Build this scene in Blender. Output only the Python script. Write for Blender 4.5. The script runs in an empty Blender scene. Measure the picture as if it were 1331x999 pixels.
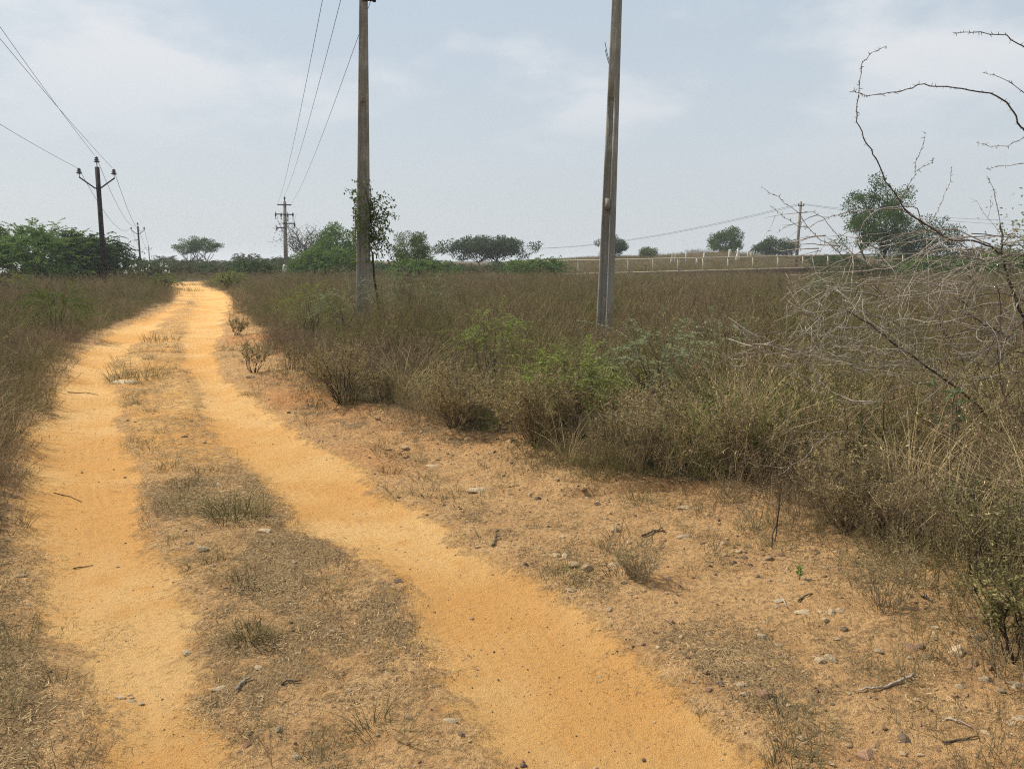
import bpy, math, numpy as np
from mathutils import Vector, Euler
R = math.radians
scn = bpy.context.scene
COL = scn.collection
F = 1000.0 / 1331.0                      # focal length over picture width
PITCH = math.atan(159.5 / 1000)
CAM_Z = 1.5
cp, sp = math.cos(PITCH), math.sin(PITCH)

# ------------------------------------------------------------------ layout helpers
def ray(px, py):
    a, b = (px - 665.5) / 1000, (499.5 - py) / 1000
    return a, cp + b * sp, -sp + b * cp
def at(px, py, d):                        # point at forward distance d
    x, y, z = ray(px, py)
    return np.array([x / y * d, d, CAM_Z + z / y * d])
def G(px, py):                            # point on the level plane
    x, y, z = ray(px, py)
    t = -CAM_Z / z
    return np.array([x * t, y * t])

# ------------------------------------------------------------------ noise
def _h(ix, iy, seed):
    n = (ix.astype(np.int64) * 374761393 + iy.astype(np.int64) * 668265263 + seed * 974634777) & 0xFFFFFFFF
    n = ((n ^ (n >> 13)) * 1274126177) & 0xFFFFFFFF
    n = (n ^ (n >> 16)) & 0xFFFFFFFF
    return n / 4294967295.0
def vn(x, y, seed=0):
    x = np.asarray(x, float); y = np.asarray(y, float)
    ix, iy = np.floor(x), np.floor(y)
    fx, fy = x - ix, y - iy
    fx = fx * fx * (3 - 2 * fx); fy = fy * fy * (3 - 2 * fy)
    a, b, c, d = _h(ix, iy, seed), _h(ix + 1, iy, seed), _h(ix, iy + 1, seed), _h(ix + 1, iy + 1, seed)
    return (a * (1 - fx) + b * fx) * (1 - fy) + (c * (1 - fx) + d * fx) * fy
def fbm(x, y, s, seed=0, o=4):
    v, a, t = 0, 1.0, 0
    for k in range(o):
        v = v + a * vn(np.asarray(x) * s + 13.7 * k, np.asarray(y) * s - 7.1 * k, seed + k); t += a
        a *= .55; s *= 2.03
    return v / t
def sst(a, b, x):
    t = np.clip((np.asarray(x, float) - a) / (b - a), 0, 1)
    return t * t * (3 - 2 * t)

# ------------------------------------------------------------------ track and verge outlines (pixel rows -> ground)
EDGES = [  # (row, column) along each edge: left track left, right; right track left, right
    [(999, 112), (960, 112), (900, 122), (840, 92), (823, 52), (768, 46), (732, 50), (680, 40), (640, 24), (600, 24), (570, 36), (550, 52), (535, 72), (505, 80), (486, 90), (462, 105), (444, 126), (429, 153), (417, 180), (405, 208), (393, 229), (388, 232), (380, 231), (375, 228), (371, 217), (368, 226)],
    [(999, 305), (967, 287), (915, 259), (855, 240), (800, 250), (760, 224), (712, 204), (664, 188), (608, 170), (570, 163), (528, 152), (495, 143), (468, 150), (450, 174), (429, 204), (408, 222), (393, 243), (385, 249), (378, 246), (371, 236), (368, 243)],
    [(999, 672), (975, 655), (930, 618), (856, 588), (800, 546), (755, 512), (709, 460), (681, 398), (652, 378), (616, 343), (590, 302), (555, 272), (530, 264), (495, 255), (475, 241), (450, 231), (420, 243), (393, 255), (385, 254), (378, 250), (371, 242), (368, 248)],
    [(999, 1035), (900, 890), (858, 822), (818, 782), (786, 748), (741, 663), (713, 604), (680, 568), (657, 538), (637, 502), (607, 458), (580, 405), (560, 380), (540, 352), (525, 333), (510, 314), (490, 291), (475, 283), (460, 281), (440, 284), (420, 290), (400, 299), (393, 300), (388, 300), (380, 286), (375, 266), (371, 259), (368, 264)]]
_d = np.array(sorted({round(G(665, r)[1], 4) for e in EDGES for r, c in e})); _e = []
for e in EDGES:
    p = np.array([G(c, r) for r, c in e]); o = np.argsort(p[:, 1]); _e.append(np.interp(_d, p[o, 1], p[o, 0]))
_e = np.array(_e)
# behind the camera and beyond the bend
_d = np.concatenate([[-30, -4.0], _d, [64, 80, 140]])
_k = int(np.searchsorted(_d[2:], 2.9))
pre1 = _e[:, 0] + (_e[:, _k] - _e[:, 0]) / (_d[2 + _k] - _d[2]) * (-4 - _d[2]) * .4
ext = np.array([[-20, -18.8, -18.2, -17], [-6, -4.5, -4, -2.5], [-6, -4.5, -4, -2.5]]).T
_e = np.concatenate([(pre1 + np.array([18, 18, 18, 18]) * 0.3)[:, None], pre1[:, None], _e, ext], axis=1)
def edge(k, y): return np.interp(y, _d, _e[k])
VR = [(1420, 999), (1331, 893), (1290, 835), (1200, 765), (1100, 735), (1000, 692), (925, 640), (880, 604), (800, 640), (720, 610), (640, 576),
      (560, 570), (500, 545), (420, 520), (385, 470), (350, 450), (312, 420), (304, 400), (301, 389), (288, 380), (268, 375), (261, 371), (266, 368)]
VL = [(-200, 999), (-150, 800), (-60, 700), (-5, 640), (22, 575), (45, 520), (62, 480), (85, 455), (128, 442), (165, 418), (203, 403), (226, 393), (231, 388), (230, 380), (227, 375), (216, 371), (225, 368)]
def _poly(P, tail, head):
    a = np.array([G(*p)[::-1] for p in P]); a = a[np.argsort(a[:, 0])]
    a = np.concatenate([np.array(head, float), a, np.array(tail, float)])
    return a[:, 0], a[:, 1]
_vry, _vrx = _poly(VR, [(64, -16), (80, -1.5), (83, -6), (4000, -6)], [(-30, 9), (-4, 3.4)])
_vly, _vlx = _poly(VL, [(64, -21), (80, -7), (83, -4), (4000, -4)], [(-30, -3), (-4, -3.0)])
def field_dist(x, y):                     # >0 inside the weeds (either side)
    w = (fbm(x, y, .9, 51, 3) - .5) * .7
    return np.maximum(x - np.interp(y, _vry, _vrx), np.interp(y, _vly, _vlx) - x) + w
def track_masks(x, y):
    far = np.clip(y, 2, 60)
    wob = (fbm(x, y, 1.4, 5, 3) - .5) * (.22 + .012 * far) + (fbm(x, y, 7, 9, 2) - .5) * .10
    l = np.minimum(x - edge(0, y), edge(1, y) - x) + wob
    r = np.minimum(x - edge(2, y), edge(3, y) - x) + wob
    return l, r

# ------------------------------------------------------------------ terrain
def H(x, y):
    x = np.asarray(x, float); y = np.asarray(y, float)
    l, r = track_masks(x, y)
    t = np.maximum(sst(-.16, .22, l), sst(-.16, .22, r))
    z = -.045 * t + .03 * (fbm(x, y, .8, 21, 3) - .5) * 2
    fd = field_dist(x, y)
    z = z + .10 * sst(-.9, .6, fd) + .07 * (fbm(x, y, .25, 31, 3) - .5) * sst(0, 2, fd) * 2
    near = 1 - sst(9, 16, y)
    z = z + near * (1 - .8 * t) * (.035 * (fbm(x, y, 5, 41, 3) - .5) + .026 * (fbm(x, y, 19, 43, 2) - .5))
    z = z + near * t * .006 * (fbm(x, y, 18, 47, 2) - .5)
    # distant rise to the right, behind the fence
    rise = sst(0, 30, x - 0.02 * y) * sst(52, 70, y)
    z = z + rise * .04 + sst(-4, 14, x) * sst(70.6, 71.6, y) * .45
    z = z + sst(-8, 25, x) * sst(71, 125, y) * 1.45
    z = z + 1.1 * np.exp(-((x - 28) / 7.0) ** 2 - ((y - 108) / 7.0) ** 2)
    z = z + .9 * sst(80, 260, y) * sst(-60, 0, -x) + 1.5 * sst(150, 900, np.hypot(x, y)) * fbm(x, y, .006, 77, 3)
    return z
def hz(x, y): return float(H(np.array([x]), np.array([y]))[0])

# ------------------------------------------------------------------ material helpers
class NT:
    def __init__(s, name):
        s.m = bpy.data.materials.new(name); s.m.use_nodes = True
        s.t = s.m.node_tree; s.t.nodes.clear()
        s.out = s.t.nodes.new('ShaderNodeOutputMaterial')
    def n(s, typ, **kw):
        nd = s.t.nodes.new('ShaderNode' + typ)
        for k, v in kw.items():
            if k.startswith('_'): setattr(nd, k[1:], v)
            else: nd.inputs[int(k[1:]) if k[0] == 'i' and k[1:].isdigit() else k].default_value = v
        return nd
    def L(s, a, b): s.t.links.new(a, b)
    def math(s, op, a, b=None, c=None, clamp=False):
        nd = s.t.nodes.new('ShaderNodeMath'); nd.operation = op; nd.use_clamp = clamp
        for i, v in enumerate((a, b, c)):
            if v is None: continue
            if isinstance(v, (int, float)): nd.inputs[i].default_value = v
            else: s.L(v, nd.inputs[i])
        return nd.outputs[0]
    def mix(s, f, a, b, mode='MIX'):
        nd = s.t.nodes.new('ShaderNodeMix'); nd.data_type = 'RGBA'; nd.blend_type = mode
        for i, v in ((0, f), (6, a), (7, b)):
            if isinstance(v, (int, float)): nd.inputs[i].default_value = v
            elif isinstance(v, tuple): nd.inputs[i].default_value = (*v, 1)
            else: s.L(v, nd.inputs[i])
        return nd.outputs[2]
    def noise(s, vec, scale, detail=4, rough=.55):
        nd = s.n('TexNoise', Scale=scale, Detail=detail, Roughness=rough)
        if vec is not None: s.L(vec, nd.inputs['Vector'])
        return nd.outputs['Fac']
    def ramp(s, v, a, b):
        nd = s.n('MapRange', _clamp=True); nd.interpolation_type = 'SMOOTHSTEP'
        s.L(v, nd.inputs[0]); nd.inputs[1].default_value = a; nd.inputs[2].default_value = b
        return nd.outputs[0]
    def attr(s, name): return s.n('Attribute', _attribute_name=name).outputs['Fac']
    def coord(s): return s.n('TexCoord').outputs['Object']
    def pos(s): return s.n('NewGeometry').outputs['Position']
    def bsdf(s, col, rough=.9, bump=None, dist=.01, strength=1.0, spec=.2, metal=0.0):
        b = s.n('BsdfPrincipled', Roughness=rough, Metallic=metal); b.inputs['Specular IOR Level'].default_value = spec
        if isinstance(col, tuple): b.inputs['Base Color'].default_value = (*col, 1)
        else: s.L(col, b.inputs['Base Color'])
        if bump is not None:
            bp = s.n('Bump', Distance=dist, Strength=strength); s.L(bump, bp.inputs['Height']); s.L(bp.outputs[0], b.inputs['Normal'])
        s.L(b.outputs[0], s.out.inputs[0]); return s.m
    def leaf(s, col, tr=.3):
        d = s.n('BsdfDiffuse'); t = s.n('BsdfTranslucent'); m = s.n('MixShader'); m.inputs[0].default_value = tr
        s.L(col, d.inputs[0]); s.L(col, t.inputs[0]); s.L(d.outputs[0], m.inputs[1]); s.L(t.outputs[0], m.inputs[2])
        s.L(m.outputs[0], s.out.inputs[0]); return s.m
def m_leaf(name, c1, c2, tr=.3):           # colour varies leaf by leaf
    s = NT(name); return s.leaf(s.mix(s.attr('var'), c1, c2), tr)
def m_weed(name, c1, c2, c3, tr=.2):       # colour varies blade by blade and patch by patch
    s = NT(name)
    oi = s.n('ObjectInfo')
    p = s.noise(oi.outputs['Location'], .35, 3)
    c = s.mix(s.attr('var'), c1, c2)
    c = s.mix(s.math('MULTIPLY', s.ramp(p, .44, .58), .85), c, c3)
    hv = s.n('HueSaturation'); s.L(c, hv.inputs['Color'])
    s.L(s.math('ADD', s.math('MULTIPLY', oi.outputs['Random'], .8), .6), hv.inputs['Value'])
    return s.leaf(hv.outputs[0], tr)
def m_bark(name, c1, c2, sc=30):
    s = NT(name); n = s.noise(s.coord(), sc, 5); return s.bsdf(s.mix(s.ramp(n, .35, .65), c1, c2), .9, n, .01)

def m_ground():
    s = NT('soil')
    P = s.pos(); tr = s.attr('track'); li = s.attr('litter'); fi = s.attr('field'); rd = s.attr('red'); wl = s.attr('wheel'); al = s.attr('along')
    n1, n2, n3, n4 = s.noise(P, .9, 3), s.noise(P, 5, 5), s.noise(P, 38, 5, .65), s.noise(P, 260, 3, .7)
    sand = s.mix(s.ramp(n1, .35, .65), (.69, .395, .142), (.75, .46, .188))
    sand = s.mix(s.math('MULTIPLY', s.math('ADD', s.ramp(n2, .5, .75), s.math('MULTIPLY', s.ramp(s.noise(P, .55, 3), .46, .62), 1.15), clamp=True), .75), sand, (.66, .335, .105))
    sand = s.mix(s.math('MULTIPLY', s.ramp(n3, .50, .72), .4), sand, (.44, .215, .070))
    sand = s.mix(s.math('MULTIPLY', s.ramp(n4, .56, .68), .45), sand, (.40, .20, .075))
    sand = s.mix(s.math('MULTIPLY', s.ramp(s.noise(P, 85, 3, .7), .62, .67), .75), sand, (.22, .12, .055))
    soil = s.mix(s.ramp(n2, .35, .65), (.68, .415, .185), (.58, .335, .145))
    soil = s.mix(rd, soil, s.mix(s.ramp(n2, .4, .6), (.66, .305, .11), (.54, .245, .095)))
    vo = s.n('TexVoronoi', Scale=55.0); s.L(P, vo.inputs['Vector'])
    soil = s.mix(s.math('MULTIPLY', s.ramp(vo.outputs['Distance'], .34, .20), s.ramp(n3, .5, .62)), soil, (.47, .33, .19))
    soil = s.mix(s.math('MULTIPLY', s.ramp(n3, .48, .60), .75), soil, (.36, .215, .105))
    soil = s.mix(s.math('MULTIPLY', s.ramp(n4, .52, .64), .75), soil, (.19, .122, .066))
    st = s.n('Mapping'); s.L(P, st.inputs[0]); st.inputs['Scale'].default_value = (55, 20, 30); st.inputs['Rotation'].default_value = (0, 0, .6)
    st2 = s.n('Mapping'); s.L(P, st2.inputs[0]); st2.inputs['Scale'].default_value = (18, 60, 30); st2.inputs['Rotation'].default_value = (0, 0, .3)
    f1, f2 = s.noise(st.outputs[0], 2.2, 3, .7), s.noise(st2.outputs[0], 2.2, 3, .7)
    lit = s.mix(s.ramp(f1, .42, .60), (.42, .275, .135), (.19, .122, .06))
    lit = s.mix(s.math('MULTIPLY', s.ramp(f2, .54, .64), .8), lit, (.46, .33, .175))
    lit = s.mix(s.math('MULTIPLY', s.ramp(n4, .52, .64), .7), lit, (.10, .07, .04))
    lm = s.math('ADD', li, s.math('MULTIPLY', s.math('ADD', s.math('SUBTRACT', s.noise(P, 6, 7, .75), .5), s.math('MULTIPLY', s.math('SUBTRACT', s.noise(P, 45, 4, .7), .5), .6)), 2.6))
    lm = s.math('MULTIPLY', s.ramp(lm, .30, .75), .92)
    tm = s.ramp(s.math('ADD', tr, s.math('MULTIPLY', s.math('SUBTRACT', s.noise(P, 10, 7, .78), .5), 2.0)), .30, .70)
    base = s.mix(lm, soil, lit)
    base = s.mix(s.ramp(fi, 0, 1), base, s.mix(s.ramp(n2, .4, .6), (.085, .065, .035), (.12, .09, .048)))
    # tread: bars pressed across each wheel line
    w = s.n('TexWave', Scale=7.0, Distortion=5.0); w.bands_direction = 'X'
    cmb = s.n('CombineXYZ'); s.L(s.math('ADD', al, s.math('MULTIPLY', s.math('ABSOLUTE', wl), .5)), cmb.inputs[0]); s.L(wl, cmb.inputs[1])
    s.L(cmb.outputs[0], w.inputs[0])
    lane = s.n('TexWave', Scale=4.2, Distortion=2.5); lane.bands_direction = 'Y'; s.L(cmb.outputs[0], lane.inputs[0])
    tread = s.math('MULTIPLY', s.math('ADD', s.math('MULTIPLY', w.outputs['Fac'], .18), lane.outputs['Fac']), s.math('MULTIPLY', tm, s.ramp(s.noise(P, 1.3, 2), .42, .6)))
    sand = s.mix(s.math('MULTIPLY', tread, .13), sand, (.70, .45, .19))
    col = s.mix(tm, base, sand)
    hgt = s.math('ADD', s.math('MULTIPLY', n3, s.math('SUBTRACT', 1.6, tm)), s.math('MULTIPLY', n4, .5))
    hgt = s.math('ADD', hgt, s.math('MULTIPLY', s.math('MULTIPLY', f1, lm), .8))
    hgt = s.math('ADD', hgt, s.math('MULTIPLY', tread, .13))
    return s.bsdf(col, 1.0, hgt, .028, 1.0, spec=.03)

M = {}
M['ground'] = m_ground()
M['weed'] = m_weed('dry_weed', (.098, .067, .042), (.345, .245, .148), (.150, .140, .050))
M['olive'] = m_weed('olive_grass', (.080, .096, .027), (.25, .245, .078), (.22, .18, .075))
M['straw'] = m_weed('straw_grass', (.60, .46, .25), (.46, .35, .18), (.34, .29, .13))
M['litter'] = m_weed('litter', (.22, .15, .078), (.50, .36, .19), (.30, .215, .11), 0)
M['moss'] = m_weed('low_green', (.11, .105, .042), (.26, .205, .10), (.14, .12, .065))
M['feather'] = m_leaf('feathery_leaf', (.16, .19, .045), (.25, .275, .085))
M['feather_dusty'] = m_leaf('dusty_feathery_leaf', (.19, .205, .10), (.26, .27, .15))
M['prosopis'] = m_leaf('thorn_tree_leaf', (.075, .13, .028), (.16, .24, .058))
M['prosopis_dark'] = m_leaf('dark_thorn_leaf', (.04, .072, .022), (.085, .13, .038))
M['green'] = m_leaf('bright_green_leaf', (.055, .11, .02), (.13, .20, .04))
M['olive_leaf'] = m_leaf('olive_leaf', (.085, .115, .028), (.15, .185, .05))
M['dark_leaf'] = m_leaf('dark_leaf', (.038, .062, .024), (.08, .108, .04))
M['mid_leaf'] = m_leaf('mid_leaf', (.05, .085, .025), (.10, .145, .045))
M['grey_leaf'] = m_leaf('grey_leaf', (.075, .08, .06), (.12, .12, .09))
M['scrub'] = m_leaf('scrub_leaf', (.07, .082, .034), (.125, .125, .06))
M['broad'] = m_leaf('pale_broad_leaf', (.14, .19, .08), (.20, .25, .12))
M['seedling'] = m_leaf('seedling_leaf', (.10, .19, .04), (.15, .24, .06))
M['bank_leaf'] = m_leaf('bank_leaf', (.15, .14, .055), (.30, .255, .11))
M['brown_leaf'] = m_leaf('brown_twig_leaf', (.20, .155, .072), (.44, .345, .17))
M['white_fl'] = m_leaf('white_petal', (.75, .75, .70), (.8, .8, .78))
M['yellowgreen'] = m_leaf('yellow_green_leaf', (.15, .18, .045), (.22, .23, .07))
M['bark'] = m_bark('bark', (.085, .065, .045), (.15, .12, .085))
M['tan_bark'] = m_bark('tan_bark', (.16, .12, .075), (.28, .21, .13))
M['dark_bark'] = m_bark('dark_bark', (.035, .027, .02), (.07, .052, .038))
M['grey_twig'] = m_bark('grey_twig', (.18, .15, .115), (.38, .325, .26), 9)
M['thorn_dark'] = m_bark('dark_thorn_twig', (.06, .045, .036), (.13, .10, .08), 14)
M['pale_wood'] = m_bark('pale_wood', (.40, .33, .25), (.24, .19, .14), 22)
def m_stone(name, c1, c2):
    s = NT(name); P = s.coord(); n = s.noise(P, 2.2, 6); n2 = s.noise(P, 9, 5, .7); oi = s.n('ObjectInfo')
    c = s.mix(s.ramp(n, .35, .65), c1, c2); c = s.mix(s.math('MULTIPLY', s.ramp(n2, .5, .7), .5), c, tuple(.5 * v for v in c2))
    hv = s.n('HueSaturation'); s.L(c, hv.inputs['Color']); s.L(s.math('ADD', s.math('MULTIPLY', oi.outputs['Random'], .4), .8), hv.inputs['Value'])
    return s.bsdf(hv.outputs[0], .95, n2, .05, .6, spec=.15)
M['tan_stone'] = m_stone('tan_stone', (.50, .345, .19), (.42, .29, .17))
M['pale_stone'] = m_stone('pale_stone', (.58, .43, .25), (.50, .37, .22))
M['grey_stone'] = m_stone('grey_stone', (.48, .36, .22), (.38, .285, .18))
M['pink_stone'] = m_stone('pink_stone', (.40, .23, .135), (.34, .21, .13))
M['dark_stone'] = m_stone('dark_stone', (.20, .135, .09), (.26, .18, .115))
def m_concrete(name, k=1.0):
    s = NT(name); P = s.coord()
    mp = s.n('Mapping'); s.L(P, mp.inputs[0]); mp.inputs['Scale'].default_value = (9, 9, .7)
    n1, n2, n3 = s.noise(mp.outputs[0], 2.5, 6, .65), s.noise(P, 3.5, 6, .6), s.noise(P, 70, 4, .7)
    sx = s.n('SeparateXYZ'); s.L(P, sx.inputs[0])
    c = s.mix(s.ramp(n2, .35, .65), (.22 * k, .195 * k, .155 * k), (.32 * k, .29 * k, .235 * k))
    c = s.mix(s.math('MULTIPLY', s.ramp(n1, .42, .62), .6), c, (.13 * k, .112 * k, .086 * k))
    c = s.mix(s.math('MULTIPLY', s.ramp(n3, .48, .62), .6), c, (.10 * k, .085 * k, .065 * k))
    # lime bloom on the lowest metre and a half
    c = s.mix(s.math('MULTIPLY', s.ramp(s.math('ADD', sx.outputs[2], s.math('MULTIPLY', s.math('SUBTRACT', n2, .5), 1.4)), 2.3, .9), .42), c, (.30, .275, .225))
    return s.bsdf(c, .95, n3, .01, .7, spec=.1)
M['concrete'] = m_concrete('weathered_concrete', 1.12)
M['rust'] = m_bark('dark_painted_steel', (.020, .017, .015), (.040, .030, .024), 6)
M['glaze'] = NT('brown_glaze').bsdf((.045, .022, .016), .25, spec=.5)
M['wire'] = NT('weathered_aluminium').bsdf((.10, .10, .10), .6, spec=.3)
s_ = NT('cream_paint'); M['cream'] = s_.bsdf(s_.mix(s_.ramp(s_.noise(s_.coord(), 6, 4), .4, .65), (.54, .46, .32), (.42, .35, .23)), .7)
s_ = NT('limewash'); M['lime'] = s_.bsdf(s_.mix(s_.ramp(s_.noise(s_.coord(), 7, 4), .4, .65), (.56, .52, .43), (.42, .37, .28)), .9)
s_ = NT('laterite_wall'); n_ = s_.noise(s_.coord(), 2.5, 5, .7); M['plinth'] = s_.bsdf(s_.mix(s_.ramp(n_, .4, .6), (.10, .055, .035), (.055, .04, .03)), .95, n_, .05)

# ------------------------------------------------------------------ mesh builder
def norm(v): return v / (np.linalg.norm(v, axis=-1, keepdims=True) + 1e-12)
class MB:
    def __init__(s): s.v = []; s.q = []; s.t = []; s.c = []; s.n = 0
    def add(s, v, q=None, t=None, var=.5):
        v = np.asarray(v, float).reshape(-1, 3)
        if q is not None and len(q): s.q.append(np.asarray(q, int).reshape(-1, 4) + s.n)
        if t is not None and len(t): s.t.append(np.asarray(t, int).reshape(-1, 3) + s.n)
        s.v.append(v); s.c.append(np.broadcast_to(np.asarray(var, float), (len(v),))); s.n += len(v)
    def tube(s, P, r, k=5, var=.5):
        P = np.asarray(P, float); n = len(P); r = np.broadcast_to(np.asarray(r, float), (n,))
        T = norm(np.gradient(P, axis=0)); m = norm(T.mean(0) + 1e-6)
        ref = np.array([0, 0, 1.]) if abs(m[2]) < .8 else np.array([1., 0, 0])
        U = norm(np.cross(T, ref)); V = np.cross(T, U)
        a = np.arange(k) * 2 * math.pi / k
        ring = P[:, None] + r[:, None, None] * (np.cos(a)[None, :, None] * U[:, None] + np.sin(a)[None, :, None] * V[:, None])
        i, j = np.meshgrid(np.arange(n - 1), np.arange(k), indexing='ij'); j2 = (j + 1) % k
        q = np.stack([i * k + j, i * k + j2, (i + 1) * k + j2, (i + 1) * k + j], -1).reshape(-1, 4)
        v = np.concatenate([ring.reshape(-1, 3), P[:1], P[-1:]])
        jj = np.arange(k); t = np.concatenate([np.stack([np.full(k, n * k), (jj + 1) % k, jj], -1),
                                              np.stack([np.full(k, n * k + 1), (n - 1) * k + jj, (n - 1) * k + (jj + 1) % k], -1)])
        s.add(v, q, t, var)
    def lathe(s, prof, k=14, o=(0, 0, 0), var=.5):     # prof: (radius, z)
        prof = np.array(prof, float); n = len(prof); a = np.arange(k) * 2 * math.pi / k
        v = np.stack([prof[:, :1] * np.cos(a), prof[:, :1] * np.sin(a), np.repeat(prof[:, 1:], k, 1)], -1).reshape(-1, 3) + np.array(o)
        i, j = np.meshgrid(np.arange(n - 1), np.arange(k), indexing='ij'); j2 = (j + 1) % k
        s.add(v, np.stack([i * k + j, i * k + j2, (i + 1) * k + j2, (i + 1) * k + j], -1).reshape(-1, 4), None, var)
    def box(s, c, e, rot=None, var=.5):
        c = np.array(c, float); e = np.array(e, float) / 2
        v = np.array([[x, y, z] for x in (-1, 1) for y in (-1, 1) for z in (-1, 1)], float) * e
        if rot is not None: v = v @ np.array(Euler(rot).to_matrix()).T
        s.add(v + c, [[0, 1, 3, 2], [4, 6, 7, 5], [0, 4, 5, 1], [2, 3, 7, 6], [0, 2, 6, 4], [1, 5, 7, 3]], None, var)
    def loft(s, sections, cap=True, var=.5):           # equal-length closed sections
        S = np.asarray(sections, float); n, k = S.shape[:2]
        i, j = np.meshgrid(np.arange(n - 1), np.arange(k), indexing='ij'); j2 = (j + 1) % k
        q = np.stack([i * k + j, i * k + j2, (i + 1) * k + j2, (i + 1) * k + j], -1).reshape(-1, 4)
        v = S.reshape(-1, 3); t = None
        if cap:
            v = np.concatenate([v, S[:1].mean(1), S[-1:].mean(1)]); jj = np.arange(k)
            t = np.concatenate([np.stack([np.full(k, n * k), (jj + 1) % k, jj], -1), np.stack([np.full(k, n * k + 1), (n - 1) * k + jj, (n - 1) * k + (jj + 1) % k], -1)])
        s.add(v, q, t, var)
    def leaves(s, c, d, L, W, rng, var=.5, fold=.0):   # diamond leaves
        c = np.asarray(c, float); n = len(c)
        if n == 0: return
        d = norm(np.asarray(d, float)); L = np.broadcast_to(L, (n,))[:, None]; W = np.broadcast_to(W, (n,))[:, None]
        sd = norm(np.cross(d, norm(rng.normal(size=(n, 3)))))
        v = np.stack([c, c + .45 * L * d + .5 * W * sd, c + L * d, c + .45 * L * d - .5 * W * sd], 1).reshape(-1, 3)
        s.add(v, np.arange(4 * n).reshape(n, 4), None, np.repeat(np.clip(np.broadcast_to(var, (n,)), 0, 1), 4))
    def ribbons(s, P, w, side, var):                   # P (n,m,3) w (n,m) side (n,3)
        n, m = P.shape[:2]
        a = P + w[..., None] * side[:, None]; b = P - w[..., None] * side[:, None]
        v = np.stack([a, b], 2).reshape(-1, 3)
        base = (np.arange(n) * m * 2)[:, None]; k = np.arange(m - 1)[None] * 2
        q = np.stack([base + k, base + k + 1, base + k + 3, base + k + 2], -1).reshape(-1, 4)
        s.add(v, q, None, np.repeat(np.broadcast_to(var, (n,)), 2 * m))
    def mesh(s, name, mats, smooth=False):
        v = np.concatenate(s.v); q = np.concatenate(s.q) if s.q else np.zeros((0, 4), int); t = np.concatenate(s.t) if s.t else np.zeros((0, 3), int)
        me = bpy.data.meshes.new(name)
        me.vertices.add(len(v)); me.vertices.foreach_set('co', v.ravel())
        nl = 4 * len(q) + 3 * len(t); me.loops.add(nl); me.loops.foreach_set('vertex_index', np.concatenate([q.ravel(), t.ravel()]).astype(np.int32))
        me.polygons.add(len(q) + len(t)); st = np.concatenate([4 * np.arange(len(q)), 4 * len(q) + 3 * np.arange(len(t))]).astype(np.int32)
        me.polygons.foreach_set('loop_start', st)
        a = me.attributes.new('var', 'FLOAT', 'POINT'); a.data.foreach_set('value', np.concatenate(s.c).astype(np.float32))
        me.materials.append(mats); me.update(calc_edges=True)
        if smooth: me.polygons.foreach_set('use_smooth', np.ones(len(q) + len(t), bool))
        me.validate(); return me
    def build(s, name, mat, parent=None, smooth=False, loc=None):
        o = bpy.data.objects.new(name, s.mesh(name, mat, smooth)); COL.objects.link(o)
        if parent: o.parent = parent
        if loc is not None: o.location = loc
        return o

def tag(o, label=None, cat=None, group=None, kind=None):
    if label: o['label'] = label
    if cat: o['category'] = cat
    if group: o['group'] = group
    if kind: o['kind'] = kind
    return o
def thing(name, label, cat, loc, rz=0, group=None):
    o = bpy.data.objects.new(name, None); o.empty_display_size = .2; COL.objects.link(o)
    o.location = loc; o.rotation_euler = (0, 0, rz); return tag(o, label, cat, group)
def dup(root, loc, rz=0, sc=1.0, label=None, group=None):
    r = root.copy(); COL.objects.link(r); r.location = loc; r.rotation_euler = (0, 0, rz); r.scale = (sc,) * 3 if isinstance(sc, (int, float)) else sc
    if label: r['label'] = label
    if group: r['group'] = group
    for ch in list(root.children):
        c = ch.copy(); COL.objects.link(c); c.parent = r
        for g in list(ch.children):
            d = g.copy(); COL.objects.link(d); d.parent = c
    return r
def gz(px, py, d):                          # a ground point seen at px, at distance d
    x = at(px, py, d)[0]; return np.array([x, d, hz(x, d)])

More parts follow.
